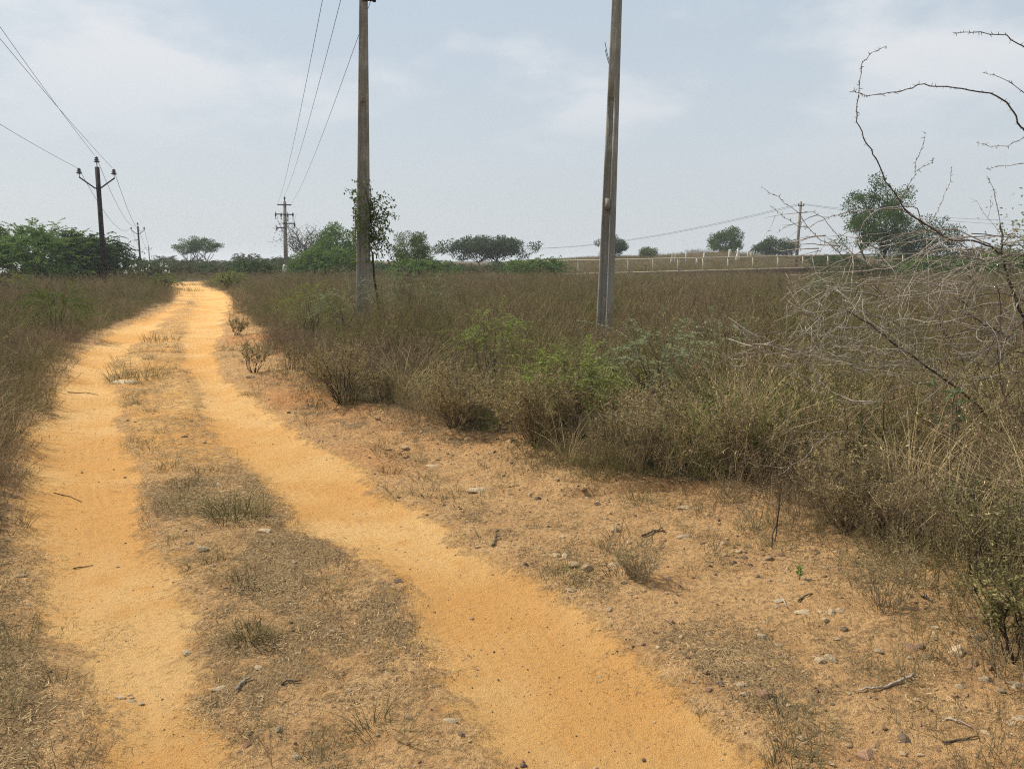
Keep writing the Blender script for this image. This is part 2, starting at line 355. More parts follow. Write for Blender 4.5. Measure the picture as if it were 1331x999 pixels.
# ------------------------------------------------------------------ ground sheet, split into track and ground
def axis(lo, hi, dlo, dhi, step, grow, cap):
    a = list(np.arange(dlo, dhi, step)); s = step
    while a[-1] < hi: s = min(s * grow, cap * max(1, abs(a[-1]) / 40)); a.append(a[-1] + s)
    s = step; b = [dlo]
    while b[-1] > lo: s = min(s * grow, cap * max(1, abs(b[-1]) / 40)); b.append(b[-1] - s)
    return np.array(b[::-1][:-1] + a)
def make_ground():
    X = axis(-900, 900, -4.2, 4.6, .026, 1.03, .8); Y = axis(-150, 1300, 1.7, 7.2, .026, 1.022, .8)
    gx, gy = np.meshgrid(X, Y); nx, ny = len(X), len(Y)
    x, y = gx.ravel(), gy.ravel(); z = H(x, y)
    l, r = track_masks(x, y)
    inroad = y < 62
    track = np.maximum(sst(-.22, .20, l), sst(-.22, .20, r)) * (1 - sst(58, 64, y))
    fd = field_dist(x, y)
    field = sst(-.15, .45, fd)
    med = sst(-.1, .15, np.minimum(x - edge(1, y), edge(2, y) - x))
    track = np.maximum(track, med * (.22 + .36 * sst(4.2, 7, y)) * (1 - sst(58, 64, y)) * (.7 + .6 * fbm(x, y, 1.7, 85, 3)))
    lv = sst(0, .25, edge(0, y) - x); rv = sst(0, .3, x - edge(3, y))
    n = fbm(x, y, 1.1, 61, 4); n2 = fbm(x, y, 4, 65, 3)
    litter = med * (.18 + .70 * sst(.35, .62, n)) + lv * (.55 + .4 * n2) + rv * (.08 + .45 * sst(.42, .68, n))
    litter = litter * (.7 + .6 * n2)
    litter = litter * (1 - .55 * sst(4.5, 8, y) * (.4 + med * .6)) * (.35 + .9 * sst(.38, .60, fbm(x, y, 2.6, 69, 4)))
    corner = np.exp(-((x + 1.95) / .42) ** 2 - ((y - 2.35) / .5) ** 2)      # straw over the near end of the track
    litter = np.maximum(litter, .9 * corner); track = track * (1 - .75 * corner)
    red = rv * sst(.40, .65, fbm(x, y, .55, 71, 3)) * (1 - .5 * litter)
    wheel = np.where(l > r, x - (edge(0, y) + edge(1, y)) / 2, x - (edge(2, y) + edge(3, y)) / 2)
    # normals for a seamless border
    Z = z.reshape(ny, nx); dzy, dzx = np.gradient(Z, Y, X)
    N = norm(np.stack([-dzx, -dzy, np.ones_like(Z)], -1).reshape(-1, 3))
    i, j = np.meshgrid(np.arange(ny - 1), np.arange(nx - 1), indexing='ij')
    q = np.stack([i * nx + j, i * nx + j + 1, (i + 1) * nx + j + 1, (i + 1) * nx + j], -1).reshape(-1, 4)
    on = (np.maximum(l, r)[q].mean(1) > 0) & (y[q].mean(1) < 62)
    for nm, sel in (('ground', ~on), ('dirt_track', on)):
        qq = q[sel]; u, inv = np.unique(qq, return_inverse=True)
        me = bpy.data.meshes.new(nm)
        me.vertices.add(len(u)); me.vertices.foreach_set('co', np.stack([x[u], y[u], z[u]], -1).ravel())
        me.loops.add(4 * len(qq)); me.loops.foreach_set('vertex_index', inv.astype(np.int32).ravel())
        me.polygons.add(len(qq)); me.polygons.foreach_set('loop_start', (4 * np.arange(len(qq))).astype(np.int32))
        for an, av in (('track', track), ('litter', litter), ('field', field), ('red', red), ('wheel', wheel), ('along', y)):
            a = me.attributes.new(an, 'FLOAT', 'POINT'); a.data.foreach_set('value', av[u].astype(np.float32))
        me.materials.append(M['ground']); me.update(calc_edges=True)
        me.polygons.foreach_set('use_smooth', np.ones(len(qq), bool))
        me.normals_split_custom_set_from_vertices(N[u])
        o = bpy.data.objects.new(nm, me); COL.objects.link(o); o['kind'] = 'structure'
        if nm == 'ground': tag(o, 'dry brown ground of the field and littered verges')
        else: tag(o, 'two sandy orange wheel tracks curving away to the left')
make_ground()

# ------------------------------------------------------------------ scatter with geometry nodes
def clump_collection(name, meshes):
    c = bpy.data.collections.new(name)
    for k, me in enumerate(meshes):
        c.objects.link(bpy.data.objects.new('%s_%02d' % (name, k), me))
    return c
def scatter(name, label, pts, rot, scl, idx, coll):
    me = bpy.data.meshes.new(name); n = len(pts)
    me.vertices.add(n); me.vertices.foreach_set('co', np.asarray(pts, np.float32).ravel())
    a = me.attributes.new('rot', 'FLOAT_VECTOR', 'POINT'); a.data.foreach_set('vector', np.asarray(rot, np.float32).ravel())
    a = me.attributes.new('scl', 'FLOAT_VECTOR', 'POINT'); a.data.foreach_set('vector', np.asarray(scl, np.float32).ravel())
    a = me.attributes.new('idx', 'INT', 'POINT'); a.data.foreach_set('value', np.asarray(idx, np.int32))
    o = bpy.data.objects.new(name, me); COL.objects.link(o)
    g = bpy.data.node_groups.new(name + '_scatter', 'GeometryNodeTree')
    g.interface.new_socket('Geometry', in_out='INPUT', socket_type='NodeSocketGeometry'); g.interface.new_socket('Geometry', in_out='OUTPUT', socket_type='NodeSocketGeometry')
    N = g.nodes.new; gi, go = N('NodeGroupInput'), N('NodeGroupOutput')
    ci = N('GeometryNodeCollectionInfo'); ci.inputs[0].default_value = coll; ci.inputs['Separate Children'].default_value = True; ci.inputs['Reset Children'].default_value = True
    ip = N('GeometryNodeInstanceOnPoints'); ip.inputs['Pick Instance'].default_value = True
    def na(t, nm): x = N('GeometryNodeInputNamedAttribute'); x.data_type = t; x.inputs[0].default_value = nm; return x.outputs[0]
    e2r = N('FunctionNodeEulerToRotation')
    l = g.links.new
    l(gi.outputs[0], ip.inputs['Points']); l(ci.outputs[0], ip.inputs['Instance']); l(na('INT', 'idx'), ip.inputs['Instance Index'])
    l(na('FLOAT_VECTOR', 'rot'), e2r.inputs[0]); l(e2r.outputs[0], ip.inputs['Rotation']); l(na('FLOAT_VECTOR', 'scl'), ip.inputs['Scale'])
    l(ip.outputs[0], go.inputs[0])
    md = o.modifiers.new('scatter', 'NODES'); md.node_group = g
    return tag(o, label, None, None, 'stuff')

# blades: n arching ribbons
def blades(mb, rng, n, rad, h, w, lean, curl, segs=3, base=None):
    a = rng.uniform(0, 2 * math.pi, n); rr = rad * np.sqrt(rng.uniform(0, 1, n))
    b = np.stack([rr * np.cos(a), rr * np.sin(a), np.zeros(n)], -1) if base is None else base
    a2 = a + rng.normal(0, .8, n); out = np.stack([np.cos(a2), np.sin(a2), np.zeros(n)], -1)
    hh = h * rng.uniform(.45, 1.05, n); le = lean * rng.uniform(.2, 1.2, n); cu = curl * rng.uniform(.2, 1.3, n)
    t = np.linspace(0, 1, segs + 1)
    P = b[:, None] + out[:, None] * (le[:, None] * t + cu[:, None] * t ** 2.2)[..., None] * hh[:, None, None]
    P[..., 2] += hh[:, None] * (t[None] - .45 * cu[:, None] * t[None] ** 2.5)
    ww = w * rng.uniform(.6, 1.2, n)[:, None] * (1 - .8 * t[None] ** 1.5)
    side = np.stack([-np.sin(a2 + rng.normal(0, .5, n)), np.cos(a2), rng.normal(0, .2, n)], -1)
    mb.ribbons(P, ww, norm(side), rng.uniform(0, 1, n)); return P
def weed_clump(seed, n=8, h=.8, rad=.22, tw=9, w=.0024, spread=.3, leafy=4, lw=.011):
    rng = np.random.default_rng(seed); mb = MB()
    P = blades(mb, rng, n, rad, h, w, spread, .12, 4)
    B = []; 
    for s in range(n):
        L = np.linalg.norm(P[s, -1] - P[s, 0])
        for k in range(tw):
            t = rng.uniform(.25, .97); f = t * 4; i = min(int(f), 3)
            p = P[s, i] + (P[s, i + 1] - P[s, i]) * (f - i)
            a = rng.uniform(0, 2 * math.pi); ln = L * rng.uniform(.10, .28) * (1.25 - t * .7)
            d = np.array([math.cos(a) * .6, math.sin(a) * .6, 1.0]); d /= np.linalg.norm(d)
            B.append((p, p + d * ln * .5, p + d * ln + np.array([0, 0, ln * .12])))
    B = np.array(B); m = len(B)
    mb.ribbons(B, np.tile(np.array([w * .7, w * .6, w * .4]), (m, 1)), norm(rng.normal(size=(m, 3))), rng.uniform(0, 1, m))
    k = leafy * m; i = rng.integers(0, m, k); t = rng.uniform(.2, 1.0, k)[:, None]
    c = B[i, 0] + (B[i, 2] - B[i, 0]) * t; mb.leaves(c, rng.normal(size=(k, 3)) + [0, 0, .5], lw * rng.uniform(.7, 1.8, k), lw * .45, rng, rng.uniform(0, 1, k))
    return mb.mesh('weed_clump', M['weed'])
def grass_clump(seed, mat, n=60, h=.5, rad=.16, w=.003, lean=.35, curl=.5, name='grass_clump', heads=False):
    rng = np.random.default_rng(seed); mb = MB()
    P = blades(mb, rng, n, rad, h, w, lean, curl, 4)
    if heads:
        k = n // 3; c = P[:k, -1]; d = P[:k, -1] - P[:k, -2]
        for q in range(5): mb.leaves(c + d * (q * .12 - .3), d + rng.normal(0, .5, (k, 3)) * np.linalg.norm(d, axis=1, keepdims=True), .022, .006, rng, rng.uniform(.5, 1, k))
    return mb.mesh(name, M[mat])
def leafy_clump(seed, mat, n=9, h=.45, rad=.18, nl=26, L=.03):
    rng = np.random.default_rng(seed); mb = MB(); P = blades(mb, rng, n, rad, h, .0025, .4, .3, 4)
    k = n * nl; i = rng.integers(0, n, k); t = rng.uniform(.15, 1, k) * 4; j = np.minimum(t.astype(int), 3)
    c = P[i, j] + (P[i, j + 1] - P[i, j]) * (t - j)[:, None]
    mb.leaves(c, rng.normal(size=(k, 3)) + [0, 0, .3], L * rng.uniform(.5, 1.3, k), L * .4, rng, rng.uniform(0, 1, k)); return mb.mesh('leafy_clump', M[mat])
def litter_patch(seed, n=150, rad=.13, mat='litter'):
    rng = np.random.default_rng(seed); mb = MB(); r = rad * np.sqrt(rng.uniform(0, 1, n)); a = rng.uniform(0, 6.283, n)
    c = np.stack([r * np.cos(a), r * np.sin(a), rng.uniform(.001, .012, n)], -1)
    h = rng.uniform(0, 6.283, n); L = .006 + .026 * rng.uniform(0, 1, n) ** 2.2
    d = np.stack([np.cos(h), np.sin(h), rng.normal(0, .22, n)], -1); bend = np.stack([-np.sin(h), np.cos(h), np.abs(rng.normal(0, .3, n))], -1) * rng.normal(0, .25, n)[:, None]
    t = np.array([-.5, 0, .5]); P = c[:, None] + d[:, None] * (L[:, None] * t)[..., None] + bend[:, None] * (L[:, None] * (t ** 2))[..., None] * 2
    P[..., 2] = np.maximum(P[..., 2], .001)
    mb.ribbons(P, np.tile(np.array([.0006, .0009, .0004]), (n, 1)), norm(np.stack([-np.sin(h), np.cos(h), rng.normal(0, .4, n)], -1)), rng.uniform(0, 1, n) ** 1.6)
    return mb.mesh('litter_patch', M[mat])

def bands(spec, seed, ymin=1.2):
    rng = np.random.default_rng(seed); out = []
    for d0, d1, rho in spec:
        hw = .74 * d1 + 3; n = int(rho * (d1 - d0) * 2 * hw)
        p = np.stack([rng.uniform(-hw, hw, n), rng.uniform(d0, d1, n)], -1)
        p = p[np.abs(p[:, 0]) < .74 * p[:, 1] + 3]; out.append(p)
    return np.concatenate(out), rng
def place(name, label, p, rng, meshes, sc, hs=None, tilt=.12, sink=.01):
    n = len(p); z = H(p[:, 0], p[:, 1]) - sink
    rot = np.stack([rng.normal(0, tilt, n), rng.normal(0, tilt, n), rng.uniform(0, 6.283, n)], -1)
    sv = np.stack([sc, sc, sc if hs is None else hs], -1)
    return scatter(name, label, np.stack([p[:, 0], p[:, 1], z], -1), rot, sv, rng.integers(0, len(meshes), n), clump_collection(name + '_kinds', meshes))

WEEDS = [weed_clump(100 + k) for k in range(5)] + [weed_clump(110 + k, 5, 1.05, .16, 14, .0028, .22, 6, .014) for k in range(2)] + [weed_clump(120 + k, 12, .6, .26, 7, .002, .55, 3, .009) for k in range(2)]
OLIVE = [grass_clump(200 + k, 'olive', 70, .55, .2, .0032, .3, .35) for k in range(5)] + [leafy_clump(220 + k, 'olive', 10, .6) for k in range(3)]
STRAW = [grass_clump(300 + k, 'straw', 34, .75, .13, .0024, .45, .65, heads=True) for k in range(5)]
LOW = [grass_clump(400 + k, 'moss', 60, .16, .13, .002, .7, .6) for k in range(4)]
SHORT = [weed_clump(500 + k, 9, .38, .16, 9, .0018, .55, 5, .008) for k in range(4)]
LITTER = [litter_patch(600 + k) for k in range(5)]

CLEAR = []
def thin(p):                               # weeds stand lower around the plants and shrubs set by hand
    f = np.ones(len(p))
    for x, y, r, fl in CLEAR:
        d = np.hypot(p[:, 0] - x, np.where(p[:, 1] < y, .55, 1) * (p[:, 1] - y)); f = np.minimum(f, fl + (1 - fl) * sst(r * .6, r * 1.3, d))
    return f
for a_ in ((742, 6.3, .5), (850, 6.9, .6), (540, 14.6, .7), (405, 14.0, .7), (640, 8.4, .5), (455, 13.2, .6), (75, 14.5, .8), (700, 6.05, .5), (840, 5.3, .4), (590, 6.6, .45), (955, 5.0, .35), (1105, 4.0, .4), (447, 7.75, .5), (1270, 3.4, .35), (1322, 2.62, .35), (1045, 4.9, .3), (1185, 4.5, .25), (1240, 3.8, .3), (1232, 4.75, .35), (785, 14.0, .5), (785, 13.0, .55), (785, 12.0, .5), (784, 11.0, .45), (784, 10.2, .4), (300, 40, 1.2), (212, 40, 1.0)):
    CLEAR.append((at(a_[0], 400, a_[1])[0], a_[1], a_[2], .72 if a_[0] in (700, 840, 590, 955, 1105, 1270, 1322, 447) else (.45 if a_[0] in (784, 785) else .32)))
def tall(p): return .22 + 1.25 * fbm(p[:, 0], p[:, 1], .55, 131, 3)
def grass_patch(p): return fbm(p[:, 0], p[:, 1], .22, 91, 3) * .6 + fbm(p[:, 0], p[:, 1], .9, 95, 3) * .4
def track_clear(p, m=.0):
    l, r = track_masks(p[:, 0], p[:, 1]); return (np.maximum(l, r) < -m)
def fence_clear(p): return (np.abs(p[:, 1] - 70.4) > .9) | (p[:, 0] < 2)
# brown weeds
p, rng = bands([(1.4, 6, 34), (6, 12, 26), (12, 25, 15), (25, 50, 7.5), (50, 90, 3.2), (90, 170, 2.0)], 1)
fd = field_dist(p[:, 0], p[:, 1]); g = grass_patch(p)
nearright = sst(9, 4.5, p[:, 1]) * (p[:, 0] > 0)
k = (fd > .12) & track_clear(p) & (rng.uniform(size=len(p)) > .40 * sst(.46, .58, g) + .45 * nearright) & fence_clear(p)
p, fd, g = p[k], fd[k], g[k]
hgt = (.30 + .64 * sst(0, 1.25, fd)) * rng.uniform(.65, 1.2, len(p)) * (1 - .30 * sst(35, 75, p[:, 1])) * tall(p) * thin(p)
place('dry_weeds', 'dense brown dry weeds standing across the field', p, rng, WEEDS, (.75 + .3 * sst(0, 1, fd)) * (1 + .9 * sst(20, 80, p[:, 1])), hgt * 1.05)
# olive grass
p, rng = bands([(1.4, 6, 30), (6, 12, 20), (12, 25, 9), (25, 50, 3.5), (50, 90, 1.2), (90, 170, .8)], 2)
fd = field_dist(p[:, 0], p[:, 1]); g = grass_patch(p)
k = (fd > .05) & track_clear(p) & (rng.uniform(size=len(p)) < .15 + .26 * sst(30, 15, p[:, 1]) + .75 * sst(.47, .57, g)) & fence_clear(p)
p, fd = p[k], fd[k]
hgt = (.30 + .68 * sst(0, 1.3, fd)) * rng.uniform(.7, 1.25, len(p)) * tall(p) * thin(p) * (1 - .25 * sst(35, 75, p[:, 1]))
place('olive_grass', 'olive green grass and leafy weeds mixed through the dry field', p, rng, OLIVE, hgt * (1 + .6 * sst(20, 80, p[:, 1])), hgt)
# straw grass, mostly near right
p, rng = bands([(1.4, 8, 24), (8, 20, 3.2), (20, 45, .5)], 3)
fd = field_dist(p[:, 0], p[:, 1])
k = (fd > .08) & track_clear(p) & (rng.uniform(size=len(p)) < .28 + .72 * sst(8.5, 5.5, p[:, 1]) * (p[:, 0] > 1.0))
p, fd = p[k], fd[k]; hgt = (.6 + .4 * sst(0, .8, fd)) * rng.uniform(.6, 1.1, len(p)) * (.4 + .6 * thin(p))
place('straw_grass', 'pale straw coloured grass arching among the near weeds', p, rng, STRAW, hgt, hgt)
# low skirts along the verge edges, the median and the verges
p, rng = bands([(1.6, 6, 75), (6, 14, 42), (14, 40, 8)], 4)
fd = field_dist(p[:, 0], p[:, 1])
l, r = track_masks(p[:, 0], p[:, 1]); out = np.maximum(l, r)
n = fbm(p[:, 0], p[:, 1], 1.1, 61, 4); u = rng.uniform(size=len(p))
med = (p[:, 0] > edge(1, p[:, 1])) & (p[:, 0] < edge(2, p[:, 1]))
k = (out < -.04) & (fd < .4) & (u < .95 * sst(-1.0, .10, fd) + .14 * sst(.5, .66, n) + .10 * med * sst(.42, .6, n))
q = p[k]; s = (.35 + .75 * sst(-.5, .3, fd[k])) * rng.uniform(.6, 1.2, k.sum())
place('verge_weeds', 'short brown weeds fringing the field and scattered on the verge', q, rng, SHORT, s, s, .2)
k2 = (out < -.02) & (fd < .5) & (u > .45) & (u < .45 + .28 * sst(.46, .64, fbm(p[:, 0], p[:, 1], 2.2, 63, 3)) + .2 * sst(-.4, .1, fd))
q = p[k2]; s = rng.uniform(.35, .9, len(q))
place('verge_grass', 'low dry grass cropped short on the median and verge', q, rng, LOW, s, s * .75, .2)
# flat litter
p, rng = bands([(1.6, 5, 150), (5, 9, 75), (9, 18, 26), (18, 35, 6)], 5)
fd = field_dist(p[:, 0], p[:, 1]); l, r = track_masks(p[:, 0], p[:, 1]); out = np.maximum(l, r)
n = fbm(p[:, 0], p[:, 1], 1.1, 61, 4); med = (p[:, 0] > edge(1, p[:, 1])) & (p[:, 0] < edge(2, p[:, 1])); lv = p[:, 0] < edge(0, p[:, 1])
corner = np.exp(-((p[:, 0] + 1.95) / .42) ** 2 - ((p[:, 1] - 2.35) / .5) ** 2)
u = rng.uniform(size=len(p))
cl = fbm(p[:, 0], p[:, 1], 2.6, 69, 4) * .6 + fbm(p[:, 0], p[:, 1], 8, 67, 2) * .4
k = (fd < .6) & (((out < rng.normal(-.08, .11, len(p))) & (u < (.08 + .50 * med * sst(.36, .62, n) * (1 - .6 * sst(4.5, 8, p[:, 1])) + .45 * lv + .25 * sst(.44, .70, n) + .35 * sst(-.5, .2, fd)) * sst(.36, .60, cl))) | (u < .6 * corner))
q = p[k]; s = rng.uniform(.6, 1.3, len(q)) * (1 + .05 * q[:, 1])
place('dead_grass_litter', 'dead grass litter lying flat on the median and verges', q, rng, LITTER, s, s, .04, 0)

# ------------------------------------------------------------------ stones
def rock_mesh(seed, mat, sq=(1, .8, .5), cuts=9, sub=3):
    import bmesh
    rng = np.random.default_rng(seed); bm = bmesh.new(); bmesh.ops.create_icosphere(bm, subdivisions=sub, radius=1)
    v = np.array([x.co[:] for x in bm.verts])
    for _ in range(cuts):
        n = norm(rng.normal(size=3)); c = rng.uniform(.5, .82); dd = np.maximum(v @ n - c, 0); v = v - dd[:, None] * n * .92
    v = v * (1 + .05 * rng.normal(size=(len(v), 1))) * np.array(sq)
    for x, c in zip(bm.verts, v): x.co = c
    me = bpy.data.meshes.new('stone'); bm.to_mesh(me); bm.free(); me.materials.append(M[mat]); return me
rs = np.random.default_rng(77)
ROCKS = {m: [rock_mesh(900 + 7 * k + 50 * i, m, (1, rs.uniform(.6, .9), rs.uniform(.35, .65))) for k in range(4)] for i, m in enumerate(('tan_stone', 'pale_stone', 'grey_stone', 'pink_stone', 'dark_stone'))}
FLAT = {m: rock_mesh(950 + i, m, (1, .7, .22), 12) for i, m in enumerate(('tan_stone', 'pale_stone', 'grey_stone', 'pink_stone'))}
def stone(px, py, wpx, mat, label, flat=False, rz=0, k=0, tall=1.0, group=None):
    x, y = G(px, py); rad = wpx / 2 * (y + .3) / 1000 * .98
    me = FLAT[mat] if flat else ROCKS[mat][k % 4]
    o = bpy.data.objects.new('stone', me); COL.objects.link(o)
    o.location = (x, y, hz(x, y) + rad * (-.02 if flat else .08) * tall); o.rotation_euler = (0.05, .04, rz); o.scale = (rad, rad, rad * tall)
    return tag(o, label, 'stone', group)
S = stone
S(764, 742, 22, 'tan_stone', 'largest rounded tan stone in the stone cluster beside the right wheel track', rz=1.2, k=0, tall=1.4)
S(745, 738, 20, 'tan_stone', 'blocky tan stone just left of the largest rounded stone by the track', rz=.3, k=1)
S(796, 735, 18, 'tan_stone', 'angular tan stone between the rounded stone and the dry brown tuft', rz=.2, k=2)
S(743, 764, 17, 'tan_stone', 'tan stone at the front edge of the cluster beside the track', rz=-.6, k=3, tall=.8)
S(724, 724, 17, 'pale_stone', 'pale stone half hidden in green tuft at the top of the cluster', rz=.5, k=1)
S(811, 759, 11, 'pale_stone', 'small upright pale stone in front of the dry brown tuft', k=2, tall=1.3)
S(832, 759, 11, 'tan_stone', 'small round tan stone under the dry brown tuft', k=3)
S(622, 638, 32, 'pale_stone', 'broad flat pale stone sunk in the verge right of the bend', True, .2)
S(562, 604, 22, 'pale_stone', 'flat pale stone sunk in the verge near the field edge', True, -.2)
S(526, 585, 14, 'tan_stone', 'pale stone at the foot of the brown fringe by the bend', k=1, rz=.4)
S(890, 662, 22, 'pale_stone', 'flat yellowish stone on the red gravel patch', True, .3)
S(889, 696, 26, 'grey_stone', 'flat grey slab lying alone on the red gravel', True, .1)
S(777, 654, 12, 'dark_stone', 'dark reddish stone under the overhanging weeds', k=2)
S(1012, 782, 17, 'grey_stone', 'grey stone beside the short curved twig on the right verge', k=0)
S(1045, 801, 26, 'pale_stone', 'broad pale stone in front of the sparse dry shrub', True, .2)
S(1091, 802, 19, 'tan_stone', 'rounded tan stone nearest the foot of the sparse dry shrub', k=2)
S(1073, 811, 13, 'tan_stone', 'small tan stone just left of the rounded one by the dry shrub', k=0, rz=.9)
S(1080, 861, 21, 'pale_stone', 'pale faceted stone above the pale stick', k=3, rz=.2)
S(990, 830, 15, 'grey_stone', 'grey angular stone standing on litter right of the track', k=1, tall=1.3)
S(1012, 840, 13, 'tan_stone', 'brown clod beside the grey angular stone', k=3)
S(1087, 835, 13, 'tan_stone', 'orange clod between the faceted stone and the dry shrub', k=1)
S(1183, 853, 36, 'pink_stone', 'broad flat pink slab among the gravel on the right', True, -.15)
S(1206, 867, 18, 'tan_stone', 'rounded brown stone at the corner of the pink slab', k=0)
S(1183, 866, 14, 'grey_stone', 'small grey stone under the edge of the pink slab', k=2)
S(1139, 856, 16, 'grey_stone', 'pale grey stone left of the pink slab', k=3, tall=.8)
S(1261, 840, 12, 'pale_stone', 'pale upright stone near the bank on the far right', k=1, tall=1.4)
S(1279, 905, 20, 'grey_stone', 'grey wedge shaped stone on the gravel below the yellow bush', rz=-.8, k=2, tall=1.2)
S(1317, 911, 22, 'grey_stone', 'flat grey stone at the right end of the gravel', True, -.5)
S(1298, 921, 15, 'grey_stone', 'grey stone between the wedge shaped stone and the flat stone', k=3)
S(1325, 950, 24, 'pale_stone', 'pale yellow slab at the lower right corner', True, .2)
S(1312, 957, 17, 'tan_stone', 'tan stone touching the pale yellow slab', k=1)
S(1196, 989, 10, 'pale_stone', 'small pale stone at the bottom edge of the gravel', k=0)
S(963, 895, 16, 'pale_stone', 'larger of two pale chips at the right edge of the track', k=1, tall=.6)
S(966, 907, 13, 'pale_stone', 'smaller of two pale chips at the right edge of the track', k=2, tall=.8)
S(1242, 785, 22, 'tan_stone', 'half buried tan stone at the foot of the right bank', k=0, tall=.9)
S(1181, 800, 22, 'pink_stone', 'half buried reddish stone below the right bank', k=1, tall=.7)
S(517, 753, 17, 'dark_stone', 'dark slim stone lying on the inner edge of the right wheel track', rz=.1, k=0, tall=.7)
S(345, 689, 22, 'pale_stone', 'pale stone below the green tuft in the median', k=2, tall=.6)
S(262, 714, 17, 'grey_stone', 'larger of two grey stones on the median beside the left track', k=1, tall=.8)
S(246, 705, 14, 'grey_stone', 'smaller of two grey stones on the median beside the left track', k=2)
S(241, 843, 13, 'pale_stone', 'lone pale chip on the right side of the left wheel track', k=3)
S(156, 900, 14, 'pale_stone', 'left chip of the broken pale stone on the left wheel track', k=0)
S(169, 904, 15, 'pale_stone', 'middle chip of the broken pale stone on the left wheel track', True, .2)
S(182, 906, 11, 'pale_stone', 'right chip of the broken pale stone on the left wheel track', k=1)
S(168, 894, 9, 'pale_stone', 'topmost small chip of the broken pale stone on the left wheel track', k=2)
S(286, 897, 22, 'pale_stone', 'flat tan stone sunk in soil at the near end of the median', True, .5)
S(335, 870, 12, 'pale_stone', 'round pale chip below the small tuft on the median', k=3, tall=.6)
S(585, 932, 22, 'pale_stone', 'flat pale chip on the median beside the right wheel track', True, 0)
S(532, 931, 13, 'dark_stone', 'dark brown chip left of the flat pale chip', k=2, tall=.7)
S(362, 951, 18, 'grey_stone', 'long grey stone standing out of the near median', rz=1.0, k=2, tall=1.0)
S(384, 984, 13, 'grey_stone', 'grey stone below the long one at the bottom of the median', k=1)
S(163, 496, 34, 'pale_stone', 'broad pale rock under grass on the distant median', True, .05)
S(326, 490, 14, 'pale_stone', 'round pale rock under the small shrubs at the bend', k=2)
S(367, 496, 9, 'pink_stone', 'small reddish rock left of the dark stemmed shrub', k=1)
S(403, 516, 9, 'dark_stone', 'dark rock beside the dark stemmed shrub', k=0)
S(28, 752, 18, 'tan_stone', 'pale half buried stone at the left margin of the track', k=3, tall=.6)
S(19, 653, 10, 'dark_stone', 'dark stone at the left margin under the tall grass', k=1)
S(434, 467, 13, 'pink_stone', 'upright reddish rock showing through the dark stemmed shrub', k=2, tall=1.5)
# loose small stones nobody could tell apart
rng = np.random.default_rng(11); cnt = 0
while cnt < 190:
    px, py = rng.uniform(560, 1330), rng.uniform(570, 995); x, y = G(px, py)
    P = np.array([[x, y]]); l, r = track_masks(P[:, 0], P[:, 1])
    if max(l[0], r[0]) > -.05 or field_dist(P[:, 0], P[:, 1])[0] > .15: continue
    if x < edge(3, y): continue
    m = ('tan_stone', 'tan_stone', 'pale_stone', 'grey_stone', 'pink_stone')[rng.integers(5)]
    S(px, py, rng.choice([4, 5, 6, 8, 10], p=[.3, .27, .22, .14, .07]) * (.7 + .3 * (py - 500) / 400), m, 'small loose stone on the gravelly verge right of the track', False, rng.uniform(0, 6), int(rng.integers(4)), 1.0, 'small loose stones on the right verge')
    cnt += 1
cnt = 0
while cnt < 36:
    px, py = rng.uniform(150, 640), rng.uniform(560, 995); x, y = G(px, py)
    if not (edge(1, y) + .05 < x < edge(2, y) - .05): continue
    S(px, py, rng.uniform(4, 8), ('tan_stone', 'pale_stone', 'grey_stone')[rng.integers(3)], 'small loose stone in the litter between the wheel tracks', False, rng.uniform(0, 6), int(rng.integers(4)), .8, 'small loose stones on the median')
    cnt += 1
PEB = [rock_mesh(980 + k, ('tan_stone', 'dark_stone', 'pink_stone', 'pale_stone')[k % 4], (1, .85, .6), 6, 1) for k in range(8)]
p, rng = bands([(1.6, 4, 420), (4, 8, 160), (8, 16, 40)], 6)
fd = field_dist(p[:, 0], p[:, 1]); l, r = track_masks(p[:, 0], p[:, 1]); t = np.maximum(l, r); u = rng.uniform(size=len(p))
rvp = p[:, 0] > edge(3, p[:, 1]); cl = sst(.42, .66, fbm(p[:, 0], p[:, 1], 1.6, 83, 3))
k = (fd < .3) & (((t > -.05) & (u < .10 + .35 * cl)) | ((t <= -.05) & (u < np.where(rvp, .25 + .75 * cl, .10 + .35 * cl))))
p = p[k]; t = t[k]; s = np.where(t > -.02, .0030, np.where(p[:, 0] > edge(3, p[:, 1]), .0062, .0045)) * np.exp(rng.normal(0, .58, len(p))) * (1 + .05 * p[:, 1])
place('gravel', 'fine gravel and crumbs of soil on track and verge', p, rng, PEB, s, s, .3, -.001)

# ------------------------------------------------------------------ sticks
def stick(pts, r, mat, label, seed=0, fork=None):
    rng = np.random.default_rng(seed); W = np.array([[*G(*q), 0] for q in pts])
    t = np.linspace(0, 1, len(W)); tt = np.linspace(0, 1, 4 * len(W)); P = np.stack([np.interp(tt, t, W[:, k]) for k in range(3)], -1)
    P[:, :2] += rng.normal(0, r * .5, (len(P), 2)); P[:, 2] = H(P[:, 0], P[:, 1]) + r * .9 + np.abs(np.sin(tt * 5 + seed)) * r * .8
    o0 = P[0].copy(); mb = MB(); mb.tube(P - o0, r * (1 - .5 * tt), 6)
    if fork is not None:
        b = P[len(P) // 2] - o0; e = np.array([*G(*fork), 0]); e[2] = hz(e[0], e[1]) + r; mb.tube(np.stack([b, (b + e - o0) / 2 + [0, 0, r], e - o0]), [r * .7, r * .6, r * .4], 5)
    return tag(mb.build('stick', M[mat], None, True, o0), label, 'stick')
stick([(1185, 892), (1165, 900), (1148, 906), (1132, 910), (1115, 911)], .006, 'pale_wood', 'pale bent stick lying on the gravel at lower right', 1)
